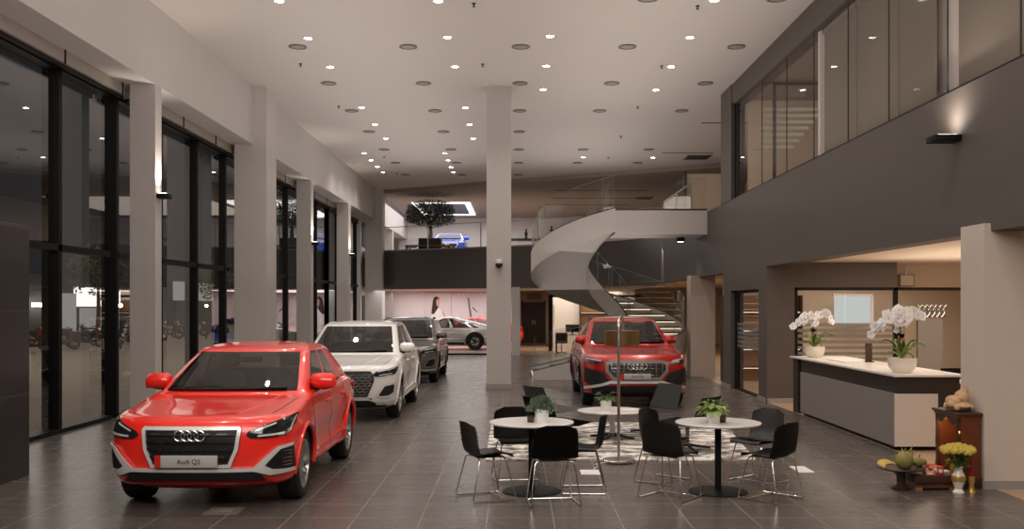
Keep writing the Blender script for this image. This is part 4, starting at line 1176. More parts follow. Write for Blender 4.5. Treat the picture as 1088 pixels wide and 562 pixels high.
for k in range(15):
    a = math.radians(10 + k * 11.5); ca, sa = math.cos(a), math.sin(a)
    r0, r1 = .22, min(1.25, .9 / max(abs(ca), .01) if ca else 9, .85 / max(sa, .05))
    cxx, czz = .05, .72
    flat('printed_ray', 'poster_line', [(cxx + ca * r0 - sa * .004, czz + sa * r0), (cxx + ca * r1 - sa * .015, czz + sa * r1), (cxx + ca * r1 + sa * .015, czz + sa * r1), (cxx + ca * r0 + sa * .004, czz + sa * r0)])
flat('printed_mast', 'vent_grey', [(-.02, .0), (.1, .0), (-.12, 1.35), (-.2, 1.35)], -.028)
flat('printed_mast', 'hair', [(.05, .82), (.3, .6), (.32, .62), (.08, .88)], -.028)
# ============================================================ meeting corner behind the stair
t = thing('meeting_table', 'white meeting table behind the curved staircase', 'table', (2.5, 40.9, 0))
bx(-.9, .9, -.4, .4, .71, .74, bev=.008).build('table_top', 'table_white', t)
for x in (-.82, .82):
    for y in (-.34, .34): bx(x - .02, x + .02, y - .02, y + .02, 0, .71).build('leg', 'black_frame', t, smooth=False)
t = thing('monitor', 'black computer monitor on the meeting table behind the staircase', 'monitor', (2.35, 41.05, .74))
bx(-.28, .28, -.02, .02, .1, .42, bev=.006).build('screen', 'screen_dark', t); bx(-.03, .03, .0, .03, 0, .12).build('stand', 'black_plastic', t); bx(-.12, .12, -.07, .09, 0, .012).build('base', 'black_plastic', t)
def office_chair(loc, rz, lab):
    t = thing('office_chair', lab, 'chair', loc, rz, None)
    B().sheet(lambda u, v: (-.24 + .48 * u, -.22 + .05 * (2 * u - 1) ** 2 + .05 * v, .5 + .35 * v), 8, 4, .03).build('backrest', 'black_plastic', t)
    bx(-.25, .25, -.22, .24, .42, .49, bev=.03).build('seat', 'black_plastic', t)
    b = B(); b.tube([(0, 0, .08), (0, 0, .43)], .025, 8); b.build('stem', 'steel', t)
    for k in range(4):
        a = PI / 4 + k * PI / 2; b = B(); b.tube([(0, 0, .07), (.27 * math.cos(a), .27 * math.sin(a), .02)], .018, 6); b.build('leg', 'steel', t)
    return t
office_chair((1.85, 40.0, 0), 0, 'black low back chair at the meeting table behind the staircase')
# tall black cabinet right of the staircase
t = thing('copier', 'black cabinet standing by the beige column right of the staircase', 'cabinet', (4.95, 31.2, 0))
bx(-.25, .25, -.3, .3, 0, 1.25, bev=.02).build('case', 'black_plastic', t); bx(-.22, .22, -.31, -.3, .1, .6).build('door', 'screen_dark', t, smooth=False)
# ============================================================ rug, lamp, tables, chairs
b = B(); b.prism([(-.38, 12.32), (3.0, 12.32), (3.42, 16.3), (-.40, 16.3)], 0, .012)
tag(b.build('area_rug', 'rug', smooth=False), 'mottled grey and white area rug under the low round table', 'rug')
t = thing('floor_lamp', 'arched chrome floor lamp with bronze drum shade and round base', 'floor lamp', (1.27, 12.2, .012))
B().lathe([(.005, 0), (.20, 0), (.20, .022), (.19, .03), (.02, .032)], 40).build('base', 'chrome', t)
b = B(); b.tube([(0, 0, .03), (0, 0, 1.66)] + [(.0 + .045 * (1 - math.cos(a)) , .17 * (1 - math.cos(a)), 1.66 + .12 * math.sin(a)) for a in [k * PI / 14 for k in range(1, 15)]] + [(.09, .34, 1.60)], .019, 10); b.build('pole', 'chrome', t)
b = B(); b.lathe([(.218, 1.42), (.222, 1.42), (.222, 1.605), (.218, 1.605)], 40, (.075, .34, 0)); b.build('lamp_shade', 'brass_shade', t)
b = B(); b.lathe([(.005, 1.595), (.217, 1.595), (.217, 1.6), (.005, 1.6)], 40, (.075, .34, 0)); b.build('shade_diffuser', 'brass_shade', t)
b = B(); b.lathe([(.005, 1.44), (.216, 1.44), (.216, 1.445), (.005, 1.445)], 40, (.075, .34, 0)); b.build('shade_diffuser', 'frost', t)
def bistro(loc, lab):
    t = thing('bistro_table', lab, 'table', loc, 0, 'round dining tables')
    B().lathe([(.005, .703), (.425, .703), (.438, .712), (.44, .722), (.436, .727), (.005, .727)], 64).build('table_top', 'table_white', t)
    B().lathe([(.034, .02), (.034, .69), (.11, .69), (.11, .703), (.01, .703)], 20).build('pole', 'black_frame', t)
    B().lathe([(.005, 0), (.305, 0), (.305, .008), (.29, .014), (.05, .018), (.036, .03), (.005, .03)], 48).build('base', 'black_frame', t)
    return t
bistro((.165, 10.29, 0), 'white round dining table holding a bushy grey-green plant in white pot')
bistro((2.10, 10.26, 0), 'white round dining table holding a broad-leaved plant in white pot')
t = thing('coffee_table', 'low white round coffee table on the rug behind the lamp', 'table', (1.40, 14.35, .012))
B().lathe([(.005, .385), (.48, .385), (.505, .395), (.505, .404), (.005, .407)], 64).build('table_top', 'table_white', t)
B().lathe([(.04, .02), (.04, .37), (.12, .385), (.01, .385)], 20).build('pole', 'steel', t)
for k in range(4):
    a = PI / 4 + k * PI / 2 + .3; b = B(); b.tube([(0, 0, .06), (.2 * math.cos(a), .2 * math.sin(a), .03), (.34 * math.cos(a), .34 * math.sin(a), .015)], [.03, .022, .014], 8); b.build('leg', 'black_plastic', t)
tag(bx(1.50, 1.75, 14.2, 14.40, .421, .43).build('magazine', 'paper', smooth=False), 'open white magazine lying on the low coffee table', 'magazine')
# dining chair: moulded ribbed shell on a sled base, sitter looks +Y
def shellpt(u, v):
    P = [(.215, .425), (.20, .447), (.12, .452), (.02, .444), (-.08, .437), (-.15, .445), (-.195, .478), (-.218, .54), (-.232, .63), (-.245, .72), (-.256, .785)]
    W = [.19, .205, .215, .222, .226, .226, .226, .225, .222, .214, .192]
    q = v * (len(P) - 1); i = min(int(q), len(P) - 2); t = q - i
    a, b_, c, d = P[max(i - 1, 0)], P[i], P[i + 1], P[min(i + 2, len(P) - 1)]
    y = cr(a[0], b_[0], c[0], d[0], t); z = cr(a[1], b_[1], c[1], d[1], t); w = (W[i] + (W[i + 1] - W[i]) * t) * 1.02
    k = 2 * u - 1
    up = max(0, min(1, (v - .4) / .25))
    z += .018 * (1 - up) * k * k * (1 if v > .12 else v / .12)
    y += .055 * up * abs(k) ** 2.4
    if v > .9: z -= .035 * ((v - .9) / .1) * max(0, abs(k) - .5) / .5
    return (k * w, y, z)
def dining_chair():
    t = thing('dining_chair', '', 'chair', (0, 0, 0), 0, 'black ribbed dining chairs')
    B().sheet(shellpt, 20, 30, .012).build('seat_shell', 'shell_black', t, ang=60)
    def fil(P, r=.035):
        out = [P[0]]
        for a, p, c in zip(P, P[1:], P[2:]):
            a, p, c = Vector(a), Vector(p), Vector(c)
            u, w = (a - p).normalized(), (c - p).normalized()
            for k in range(5):
                s = k / 4; out.append(tuple((p + u * r) * (1 - s) ** 2 + p * 2 * s * (1 - s) + (p + w * r) * s * s))
        return out + [P[-1]]
    for s in (-1, 1):
        b = B(); b.tube(fil([(s * .03, .12, .428), (s * .175, .14, .418), (s * .225, .235, .010), (s * .245, -.235, .010), (s * .19, -.14, .418), (s * .03, -.12, .428)]), .0075, 8)
        b.build('leg', 'chrome', t)
    for y in (.12,):
        b = B(); b.tube([(-.23, y, .012), (-.2, y, .02), (.2, y, .02), (.23, y, .012)], .006, 8); b.build('stretcher', 'chrome', t)
    bx(-.14, .14, -.13, .13, .424, .436).build('seat_plate', 'black_plastic', t, smooth=False)
    return t
def ang(dx, dy): return math.atan2(-dx, dy)
CH = [((-.30, 9.93), (.91, .40), 'black ribbed chair on the outer side of the dining table nearest the red car'),
      ((.0, 10.98), (.14, -1), 'black ribbed chair facing the camera behind the grey-green plant table'),
      ((.36, 9.70), (-.12, 1), 'black ribbed chair with its back to the camera at the grey-green plant table'),
      ((.70, 10.34), (-1, .02), 'black ribbed chair seen side-on just below the floor lamp'),
      ((1.56, 9.97), (.62, .78), 'black ribbed chair back-on nearest the lamp at the broad-leaved plant table'),
      ((1.63, 10.92), (.80, -.6), 'black ribbed chair mostly hidden behind another, left of the broad-leaved plant table'),
      ((2.66, 10.90), (-.80, -.6), 'black ribbed chair facing the camera on the reception side of the dining table'),
      ((2.55, 9.90), (-.68, .73), 'black ribbed chair turned back-on, nearest the reception desk')]
first = None
for (x, y), d, lab in CH:
    if first is None: first = dining_chair(); first.location = (x, y, 0); first.rotation_euler = (0, 0, ang(*d)); first['label'] = lab
    else: dup(first, (x, y, 0), ang(*d), lab)
# lounge chairs
def lounge(m):
    t = thing('lounge_chair', '', 'chair', (0, 0, 0), 0, 'low lounge chairs round the coffee table')
    B().sheet(lambda u, v: ((2 * u - 1) * (.34 - .05 * v), -.28 - .14 * v + .06 * abs(2 * u - 1) ** 2, .36 + .36 * v), 10, 8, .05).build('backrest', m, t, ang=50)
    B().sheet(lambda u, v: ((2 * u - 1) * (.33 + .03 * v), -.28 + .62 * v, .34 + .04 * v - .02 * math.sin(PI * v)), 8, 8, .05).build('seat', m, t, ang=50)
    B().lathe([(.028, .05), (.028, .30), (.12, .32), (.01, .325)], 14).build('stem', 'dark_chrome', t)
    for k in range(4):
        a = PI / 4 + k * PI / 2; b = B(); b.tube([(0, 0, .06), (.32 * math.cos(a), .32 * math.sin(a), .015)], [.022, .014], 8); b.build('leg', 'black_plastic', t)
    return t
l1 = lounge('dark_leather'); l1.location = (.55, 13.2, .012); l1.rotation_euler = (0, 0, ang(.8, .6)); l1['label'] = 'dark lounge chair nearer the camera, just behind the grey-green plant'
dup(l1, (.56, 14.95, .012), ang(.85, .52), 'dark lounge chair farther from the camera, behind the grey-green plant')
dup(l1, (2.30, 13.25, .012), ang(-.8, .6), 'dark lounge chair half hidden behind the broad-leaved plant')
l2 = lounge('grey_leather'); l2.location = (2.05, 14.95, .012); l2.rotation_euler = (0, 0, ang(-.8, -.45)); l2['label'] = 'grey lounge chair with back turned up in front of the large dark red SUV'
# ---- plants on tables
def small_plant(loc, lab, kind, pot_r=.075, pot_h=.14, seed=1, square=False):
    t = thing('potted_plant', lab, 'potted plant', loc)
    if square:
        b = B(); b.loft([[(sx * r, sy * r, z) for sx, sy in ((-1, -1), (1, -1), (1, 1), (-1, 1))] for r, z in ((.052, 0), (.064, pot_h), (.056, pot_h), (.05, pot_h - .02))]); b.build('pot', 'pot_white', t, smooth=False)
    else: B().lathe([(.005, 0), (pot_r * .86, 0), (pot_r, pot_h), (pot_r * .93, pot_h), (pot_r * .9, pot_h - .015), (.005, pot_h - .015)], 32).build('pot', 'pot_white', t)
    rr = random.Random(seed); b = B()
    if kind == 'bushy':
        for i in range(420):
            a = rr.random() * 2 * PI; el = rr.uniform(-.1, 1.45); r = .13 * rr.random() ** .4
            p = Vector((r * math.cos(a) * math.cos(el) * 1.1, r * math.sin(a) * math.cos(el) * 1.1, pot_h - .02 + r * math.sin(el) * 1.1))
            d = (p - Vector((0, 0, pot_h - .08))).normalized() + Vector((rr.uniform(-.5, .5), rr.uniform(-.5, .5), rr.uniform(-.3, .4))); d.normalize()
            s = d.cross(Vector((rr.uniform(-1, 1), rr.uniform(-1, 1), .5))).normalized() * .010; l = .042
            b.f([b.v(p), b.v(p + d * l * .45 + s), b.v(p + d * l), b.v(p + d * l * .45 - s)])
        b.build('foliage', 'leaf_grey', t, smooth=False)
    else:
        n = 60 if kind == 'broad' else 34
        for i in range(n):
            a = rr.random() * 2 * PI; el = rr.uniform(.1, 1.4); r = (.15 if kind == 'broad' else .17) * (.35 + .65 * rr.random())
            base = Vector((0, 0, pot_h - .02)); p = base + Vector((r * math.cos(a) * math.cos(el) * 1.1, r * math.sin(a) * math.cos(el) * 1.1, r * math.sin(el)))
            d = Vector((math.cos(a), math.sin(a), rr.uniform(-.7, .2))).normalized()
            s = d.cross(Vector((0, 0, 1))).normalized() * (.034 if kind == 'broad' else .018); l = .095 if kind == 'broad' else .08
            up = Vector((0, 0, .012))
            m_ = [b.v(p), b.v(p + d * l * .35 + s + up), b.v(p + d * l * .75 + s * .6), b.v(p + d * l - up), b.v(p + d * l * .75 - s * .6), b.v(p + d * l * .35 - s + up)]
            c = b.v(p + d * l * .5 - up * .6)
            for k in range(6): b.f([m_[k], m_[(k + 1) % 6], c])
            if i % 3 == 0: b.tube([tuple(base), tuple(p)], .003, 4)
        b.build('foliage', 'leaf_pale' if kind == 'broad' else 'leaf', t, ang=60)
    return t
small_plant((.27, 10.22, .727), 'bushy grey-green plant in white round pot on a dining table', 'bushy', .075, .135, 2)
small_plant((2.03, 10.16, .727), 'broad-leaved yellow-green plant in white square pot on a dining table', 'broad', .07, .12, 5, True)
small_plant((1.30, 14.25, .419), 'thin green plant in white pot on the low coffee table', 'thin', .085, .15, 8)
t = thing('glass_tumbler', 'small dark glass tumbler beside the grey-green plant', 'glass', (.155, 10.22, .727))
B().lathe([(.005, .0), (.036, 0), (.042, .075), (.039, .075), (.033, .006), (.005, .006)], 20).build('cup', 'tumbler', t)
t = thing('glass_tumbler', 'small glass tumbler beside the broad-leaved plant', 'glass', (2.14, 10.22, .727))
B().lathe([(.005, .0), (.034, 0), (.04, .07), (.037, .07), (.031, .006), (.005, .006)], 20).build('cup', 'tumbler', t)
# floor sockets and cable
for x, y, w_, l_, lab, m in ((.86, 11.45, .11, .16, 'white floor socket plate beside the lamp base', 'paper'), (3.37, 11.65, .09, .22, 'white floor plate on the tiles right of the dining chairs', 'paper'), (-2.74, 9.30, .16, .16, 'grey floor socket cover in front of the bright red SUV', 'vent_grey')):
    t = thing('floor_socket', lab, 'floor socket', (x, y, 0))
    bx(-w_, w_, -l_, l_, 0, .006).build('plate', m, t, smooth=False); bx(-w_ * .5, w_ * .5, -l_ * .5, l_ * .5, .006, .009).build('lid', 'panel_grey' if m == 'vent_grey' else 'back_white', t, smooth=False)
b = B(); b.tube([(.90, 11.5, .02), (.93, 11.7, .008), (1.0, 11.85, .008), (.97, 12.0, .008), (1.1, 12.1, .012), (1.2, 12.1, .03)], .006, 6)
tag(b.build('power_cable', 'cable'), 'thin white cable from the floor socket to the lamp base', 'cable')
# ============================================================ reception desk
t = thing('reception_desk', 'long reception desk with pale front, dark upper band and white top', 'reception desk', (5.04, 13.16, 0))
bx(.05, .9, .1, 4.3, 0, .10).build('toe_kick', 'black_frame', t, smooth=False)
for a, c in ((0, 1.45), (1.452, 2.9), (2.902, 4.34)): bx(0, .03, a, c, .06, .76).build('front_panel', 'counter_grey', t, smooth=False)
bx(.0, .575, -.02, 0, .06, .76).build('end_panel', 'counter_end', t, smooth=False)
bx(.035, .88, .02, 4.4, .08, .985).build('carcass', 'counter_dark', t, smooth=False)
bx(-.02, .96, -.06, 4.95, .985, 1.015, bev=.004).build('counter_top', 'counter_top', t, smooth=False)
bx(.03, .2, 4.6, 4.9, .0, .985).build('side_leg', 'counter_dark', t, smooth=False)
t = thing('back_desk', 'low desk with pale top behind the reception desk end', 'desk', (7.3, 15.8, 0))
bx(-.5, .7, -.4, .4, .72, .76).build('desk_top', 'counter_top', t, smooth=False); bx(-.46, .66, -.36, .36, 0, .72).build('cabinet', 'counter_dark', t, smooth=False)
bx(-.3, -.1, -.38, -.36, .5, .52).build('handle', 'steel', t, smooth=False)
office_chair((7.6, 17.0, 0), PI, 'black office chair behind the low back desk')
t = thing('desk_phone', 'black desk telephone on the low back desk', 'telephone', (7.1, 15.8, .76))
b = B(); b.box(-.1, .1, -.1, .1, 0, .05, bev=.015); b.build('base', 'black_plastic', t); bx(-.1, -.05, -.1, .1, .05, .085, bev=.015).build('handset', 'black_plastic', t)
t = thing('sign_stand', 'small dark brown upright stand on the reception counter', 'stand', (5.75, 16.1, 1.015))
bx(-.05, .05, -.03, .03, 0, .31, bev=.006).build('upright', 'wood_dark', t); bx(-.08, .08, -.05, .05, 0, .015).build('base', 'wood_dark', t, smooth=False)
tag(bx(5.28, 5.62, 15.9, 16.8, 1.015, 1.035, bev=.004).build('document_tray', 'paper', smooth=False), 'flat white tray lying on the reception counter between the orchids', 'tray')
# ---- orchids
def orchid(loc, lab, seed, s=1., lean=1, fan=((-1, .8), (-.6, .5), (.75, .7), (.35, .95))):
    rr = random.Random(seed)
    t = thing('potted_orchid', lab, 'orchid', loc)
    B().lathe([(.005, 0), (.11 * s, 0), (.175 * s, .07 * s), (.195 * s, .15 * s), (.19 * s, .205 * s), (.178 * s, .205 * s), (.18 * s, .15 * s), (.05, .14 * s), (.005, .14 * s)], 36).build('bowl', 'porcelain', t)
    for k in range(13):
        a = k * 2 * PI / 13 + rr.uniform(-.2, .2); l = rr.uniform(.2, .34) * s; lift = rr.uniform(.10, .30) * s
        ca, sa = math.cos(a), math.sin(a)
        def lf(u, v):
            q = (2 * u - 1) * .040 * s * math.sin(PI * min(1, .12 + .88 * v) * .97) ** .7
            r = l * v; z = .17 * s + lift * math.sin(v * 2.2) * 1.0 + .015 * abs(2 * u - 1)
            return (ca * r - sa * q, sa * r + ca * q, z)
        B().sheet(lf, 4, 8).build('leaf', 'leaf_pale' if k % 3 else 'leaf', t)
    fl = None
    for j, (dx, hh) in enumerate(fan):
        pts = []
        top = (.58 + .17 * hh) * s
        for k in range(15):
            v = k / 14
            x = dx * (.03 + .30 * max(0, v - .45) / .55 * (1.0)) * s; z = .16 * s + (top + .02 - .16 * s) * math.sin(min(1, v * 1.35) * PI / 2) - .16 * s * max(0, v - .7) / .3 * abs(dx)
            pts.append((x, .04 * math.sin(j * 2.) * v, z + .10 * s * hh))
        b = B(); b.tube(pts, .0045, 5); b.build('flower_stem', 'stem', t)
        for k in range(9):
            p = Vector(pts[min(14, 6 + k)]) + Vector((rr.uniform(-.05, .05), rr.uniform(-.06, .04), rr.uniform(-.03, .045))) * s
            if fl is None:
                b = B()
                for q in range(5):
                    a = q * 2 * PI / 5 + .3; w_ = .030 if q % 2 else .038
                    b.sheet(lambda u, v: ((.002 + .056 * v) * math.cos(a) - (2 * u - 1) * w_ * math.sin(PI * (.15 + .8 * v)) * math.sin(a), -.012 * math.sin(v * 2.5), (.002 + .056 * v) * math.sin(a) + (2 * u - 1) * w_ * math.sin(PI * (.15 + .8 * v)) * math.cos(a)), 3, 4)
                b.mi = 1; b.ball((0, -.010, -.004), .008, 8, 5)
                f = b.build('flower', ['petal', 'petal_core'], t); fl = f
            else:
                f = fl.copy(); COL.objects.link(f); f.parent = t
            f.location = p; sc_ = rr.uniform(1.1, 1.5) * s
            f.scale = (sc_, sc_, sc_); f.rotation_euler = (rr.uniform(-.5, .3), rr.uniform(-.5, .5), rr.uniform(-.9, .9))
    b = B()
    for k in range(5):
        a = k * 1.3; b.sheet(lambda u, v: (-.05 * s + .05 * s * math.cos(a) * math.sin(PI * v) + .02 * u, -.05 + .02 * math.sin(a), (.50 + .04 * math.sin(a) * math.sin(PI * v)) * s + .03 * u), 2, 8)
    b.box(-.065 * s, -.035 * s, -.06, -.04, .33 * s, .5 * s); b.build('ribbon', 'ribbon_red', t, smooth=False)
    b = B(); b.torus((.02, -.12 * s, .19 * s), .085 * s, .008, 'y', 24, 6); b.build('hoop', 'leaf', t)
    return t
orchid((5.32, 17.6, 1.015), 'white orchid in cream bowl at the far end of the reception counter', 11, .95, fan=((-1.15, .55), (-.7, .6), (1.0, .85), (-.35, .7)))
orchid((5.30, 13.55, 1.015), 'white orchid in cream bowl at the near end of the reception counter', 21, 1., fan=((-1.2, .5), (-.5, .9), (.8, .95), (.1, .75), (-.85, .7)))
# ============================================================ shrine with offerings
t = thing('altar_cabinet', 'carved reddish wood altar cabinet against the pale column', 'altar', (4.70, 10.72, 0))
w_ = .27
bx(-.06, .22, -w_ - .04, w_ + .04, .77, .80, bev=.006).build('top_board', 'wood_dark', t)
bx(-.04, .22, -w_ - .02, w_ + .02, .745, .77).build('cornice', 'wood_red', t, smooth=False)
for s in (-1, 1): bx(0, .215, s * w_ - .012, s * w_ + .012, .12, .745).build('side_panel', 'wood_red', t, smooth=False)
bx(.195, .215, -w_, w_, .12, .745).build('back_panel', 'wood_red', t, smooth=False)
for s in (-1, 1): B().lathe([(.02, .12), (.024, .2), (.016, .25), (.022, .45), (.016, .62), (.024, .745)], 12, (-.02, s * (w_ - .02), 0)).build('post', 'wood_dark', t)
pts = [(-w_, .745), (w_, .745), (w_, .62)] + [(w_ - 2 * w_ * k / 16, .675 + .03 * math.cos(k / 16 * 4 * PI) + .02 * math.sin(PI * k / 16)) for k in range(1, 16)] + [(-w_, .62)]
b = B(); b.loft([[(x, y, z) for y, z in pts] for x in (-.03, -.01)]); b.build('carved_valance', 'wood_dark', t, smooth=False)
bx(-.07, .22, -w_ - .03, w_ + .03, 0, .12, bev=.008).build('plinth', 'wood_dark', t)
B().ball((.08, 0, .70), .02).build('lamp_bulb', 'shrine_bulb', t)
pl = bpy.data.lights.new('shrine', 'POINT'); pl.energy = 2.2; pl.color = (1, .55, .22); pl.shadow_soft_size = .02
po = bpy.data.objects.new('shrine_lamp', pl); COL.objects.link(po); po.location = (4.74, 10.72, .66)
t = thing('deity_figure', 'small gilded seated figure inside the altar cabinet', 'figurine', (4.80, 10.66, .121))
b = B(); b.lathe([(.005, 0), (.10, 0), (.11, .06), (.08, .14), (.085, .22), (.06, .30), (.03, .33), (.05, .38), (.045, .43), (.01, .46)], 16); b.build('body', 'gold', t)
t = thing('stone_statue', 'reclining pale stone laughing figure on top of the altar cabinet', 'statue', (4.78, 10.68, .815))
b = B(); rr = random.Random(4)
b.ball((.0, .0, .045), .1, 16, 8, 1.25, 2.2, .5); b.ball((-.05, .0, .09), .075, 14, 8, 1.0, 1.7, .8); b.ball((.03, -.02, .13), .08, 14, 8, .9, 1.3, 1.0)
b.ball((-.09, -.06, .06), .05, 12, 8, 1.2, 1.2, .9); b.ball((.05, -.03, .195), .045, 14, 10, 1, 1, 1.1); b.ball((-.02, -.09, .12), .028, 10, 6, 1.7, 1, .9); b.ball((.07, .09, .10), .05, 12, 8, 1, 1.4, 1)
for k in range(18): b.ball((rr.uniform(-.12, .1), rr.uniform(-.2, .2), rr.uniform(.015, .05)), .028, 8, 6)
b.build('body', 'statue_stone', t)
B().ball((.05, -.035, .24), .02, 10, 6).build('head_knot', 'statue_stone', t)
t = thing('offering_step', 'low dark wooden step in front of the altar cabinet', 'step', (4.40, 10.55, 0))
bx(-.24, .22, -.24, .34, .08, .16, bev=.008).build('top_board', 'wood_dark', t); bx(-.20, .20, -.2, .30, .02, .08).build('plinth', 'wood_red', t, smooth=False)
for x in (-.18, .18):
    for y in (-.18, .28): bx(x - .035, x + .035, y - .035, y + .035, 0, .03).build('foot', 'wood_mid', t, smooth=False)
t = thing('offering_tray', 'dark round tray raised on a foot holding fruit beside the altar', 'tray', (4.06, 10.42, 0))
B().lathe([(.09, 0), (.10, .015), (.04, .05), (.05, .19), (.17, .20), (.25, .225), (.245, .235), (.15, .212), (.005, .2)], 28).build('dish', 'wood_dark', t)
def fruit(loc, r, lab, m, sz=(1, 1, 1), name='melon', stalk=True):
    t = thing(name, lab, 'fruit', loc)
    B().ball((0, 0, r * sz[2]), r, 16, 10, *sz).build('flesh', m, t)
    if stalk: b = B(); b.tube([(0, 0, 2 * r * sz[2] - .004), (.01, 0, 2 * r * sz[2] + .03)], .006, 6); b.build('stalk', 'stem', t)
    return t
fruit((4.08, 10.38, .212), .092, 'large round green melon on the raised fruit tray', 'fruit_green', (1, 1, 1.05))
fruit((4.27, 10.47, .232), .058, 'long pale green mango on the right of the raised fruit tray', 'fruit_green', (1.5, .8, .8), 'mango')
t = thing('dragon_fruit', 'pink spiky dragon fruit behind the green melon', 'fruit', (4.19, 10.60, .232))
B().ball((0, 0, .07), .06, 14, 8, 1, 1, 1.2).build('flesh', 'fruit_pink', t)
for k in range(9):
    a = k * 2.4; b = B(); zz = .04 + .012 * k; b.tube([(.05 * math.cos(a), .05 * math.sin(a), zz), (.085 * math.cos(a), .085 * math.sin(a), zz + .06)], [.014, .002], 6); b.build('scale', 'fruit_green', t)
first = None
for k in range(4):
    b = B(); b.tube([(.16 * math.cos(a), .16 * math.sin(a), .02 * math.sin(a * 2)) for a in [.3 + i * .18 for i in range(9)]], [.006, .013, .016, .018, .018, .018, .016, .012, .006], 8)
    o = tag(b.build('banana', 'fruit_yellow'), 'yellow banana on the left of the fruit tray, %s from the camera' % ORD[k], 'fruit', 'bananas on the fruit tray'); o.location = (3.97 + .004 * k, 10.20 + .062 * k, .262); o.rotation_euler = (0, 0, 1.2)
O = [(4.33, 10.345, 'orange_box', .05, .03, .04, 'orange wrapped sweet box on the altar step'), (4.45, 10.36, 'red_box', .03, .03, .09, 'red tin on the altar step in front of the vase'), (4.52, 10.46, 'paper', .06, .04, .03, 'white wrapped packet in the middle of the altar step'), (4.5, 10.58, 'orange_box', .04, .03, .06, 'orange packet deep on the altar step'), (4.26, 10.72, 'blue_box', .06, .05, .04, 'pale blue box at the rear of the altar step'), (4.52, 10.76, 'red_box', .05, .05, .05, 'red box at the rear of the altar step')]
for x, y, m, a, c, h, lab in O:
    t = thing('offering_box', lab, 'box', (x, y, .16), R_.uniform(-.4, .4), None)
    bx(-a, a, -c, c, 0, h, bev=.006).build('box_body', m, t); bx(-a * .6, a * .6, -c - .001, -c, h * .3, h * .7).build('box_label', 'paper', t, smooth=False)
first = None
for k in range(5):
    lab = 'small white offering cup on the altar step, %s from the camera' % ORD[k]
    if first is None:
        first = thing('offering_cup', lab, 'cup', (4.36, 10.50, .16), 0, 'offering cups in a row')
        B().lathe([(.005, 0), (.016, 0), (.026, .04), (.023, .04), (.014, .006), (.005, .006)], 14).build('cup', 'porcelain', first)
    else: dup(first, (4.36 + .01 * k, 10.50 + .075 * k, .16), 0, lab)
t = thing('flower_vase', 'white and gold baluster vase of yellow chrysanthemums on the floor', 'vase', (4.56, 10.18, 0))
B().lathe([(.005, 0), (.055, 0), (.058, .015), (.036, .045), (.05, .09), (.068, .14), (.066, .18), (.042, .225), (.038, .25), (.052, .275), (.045, .275), (.03, .25), (.005, .24)], 28).build('vase', 'porcelain', t)
B().lathe([(.0665, .125), (.0695, .14), (.0685, .175), (.0655, .185)], 28).build('gold_band', 'gold', t)
rr = random.Random(9); b = B()
for k in range(34):
    a = rr.random() * 2 * PI; r = .13 * math.sqrt(rr.random())
    b.tube([(0, 0, .25), (r * .5 * math.cos(a), r * .5 * math.sin(a), .33), (r * math.cos(a), r * math.sin(a), .42)], .004, 4)
for k in range(120):
    a = rr.random() * 2 * PI; r = .12 * math.sqrt(rr.random()); p = Vector((r * math.cos(a), r * math.sin(a), rr.uniform(.28, .42)))
    d = Vector((math.cos(a), math.sin(a), rr.uniform(-.5, .5))).normalized(); s = d.cross(Vector((0, 0, 1))).normalized() * .014
    b.f([b.v(p), b.v(p + d * .025 + s), b.v(p + d * .06), b.v(p + d * .025 - s)])
b.build('foliage', 'leaf', t, smooth=False)
fl = None
for k in range(26):
    a = k * 2.4; r = .155 * math.sqrt(k / 26)
    p = (r * math.cos(a), r * math.sin(a), .475 - 1.6 * r * r)
    if fl is None:
        b = B(); b.ball((0, 0, 0), .036, 12, 8, 1, 1, .8)
        for q in range(26):
            u = q * 2.4; w2 = math.acos(1 - 1.6 * q / 26); d = Vector((math.sin(w2) * math.cos(u), math.sin(w2) * math.sin(u), math.cos(w2)))
            b.tube([tuple(d * .026), tuple(d * .046)], [.009, .004], 5)
        fl = b.build('flower', 'mum_yellow', t); f = fl
    else: f = fl.copy(); COL.objects.link(f); f.parent = t
    f.location = p; f.scale = [rr.uniform(.9, 1.15)] * 3
t = thing('incense_bundle', 'red incense sticks in a narrow gold holder right of the vase', 'incense', (4.735, 10.27, 0))
B().lathe([(.005, 0), (.04, 0), (.03, .03), (.024, .07), (.034, .12), (.032, .16), (.026, .16), (.005, .15)], 16).build('holder', 'gold', t)
b = B()
for k in range(16):
    a = k * 2.4; r = .018 * math.sqrt(k / 16); b.tube([(r * math.cos(a), r * math.sin(a), .12), (r * 1.5 * math.cos(a), r * 1.5 * math.sin(a), .34)], .004, 5)
b.build('sticks', 'red_box', t)
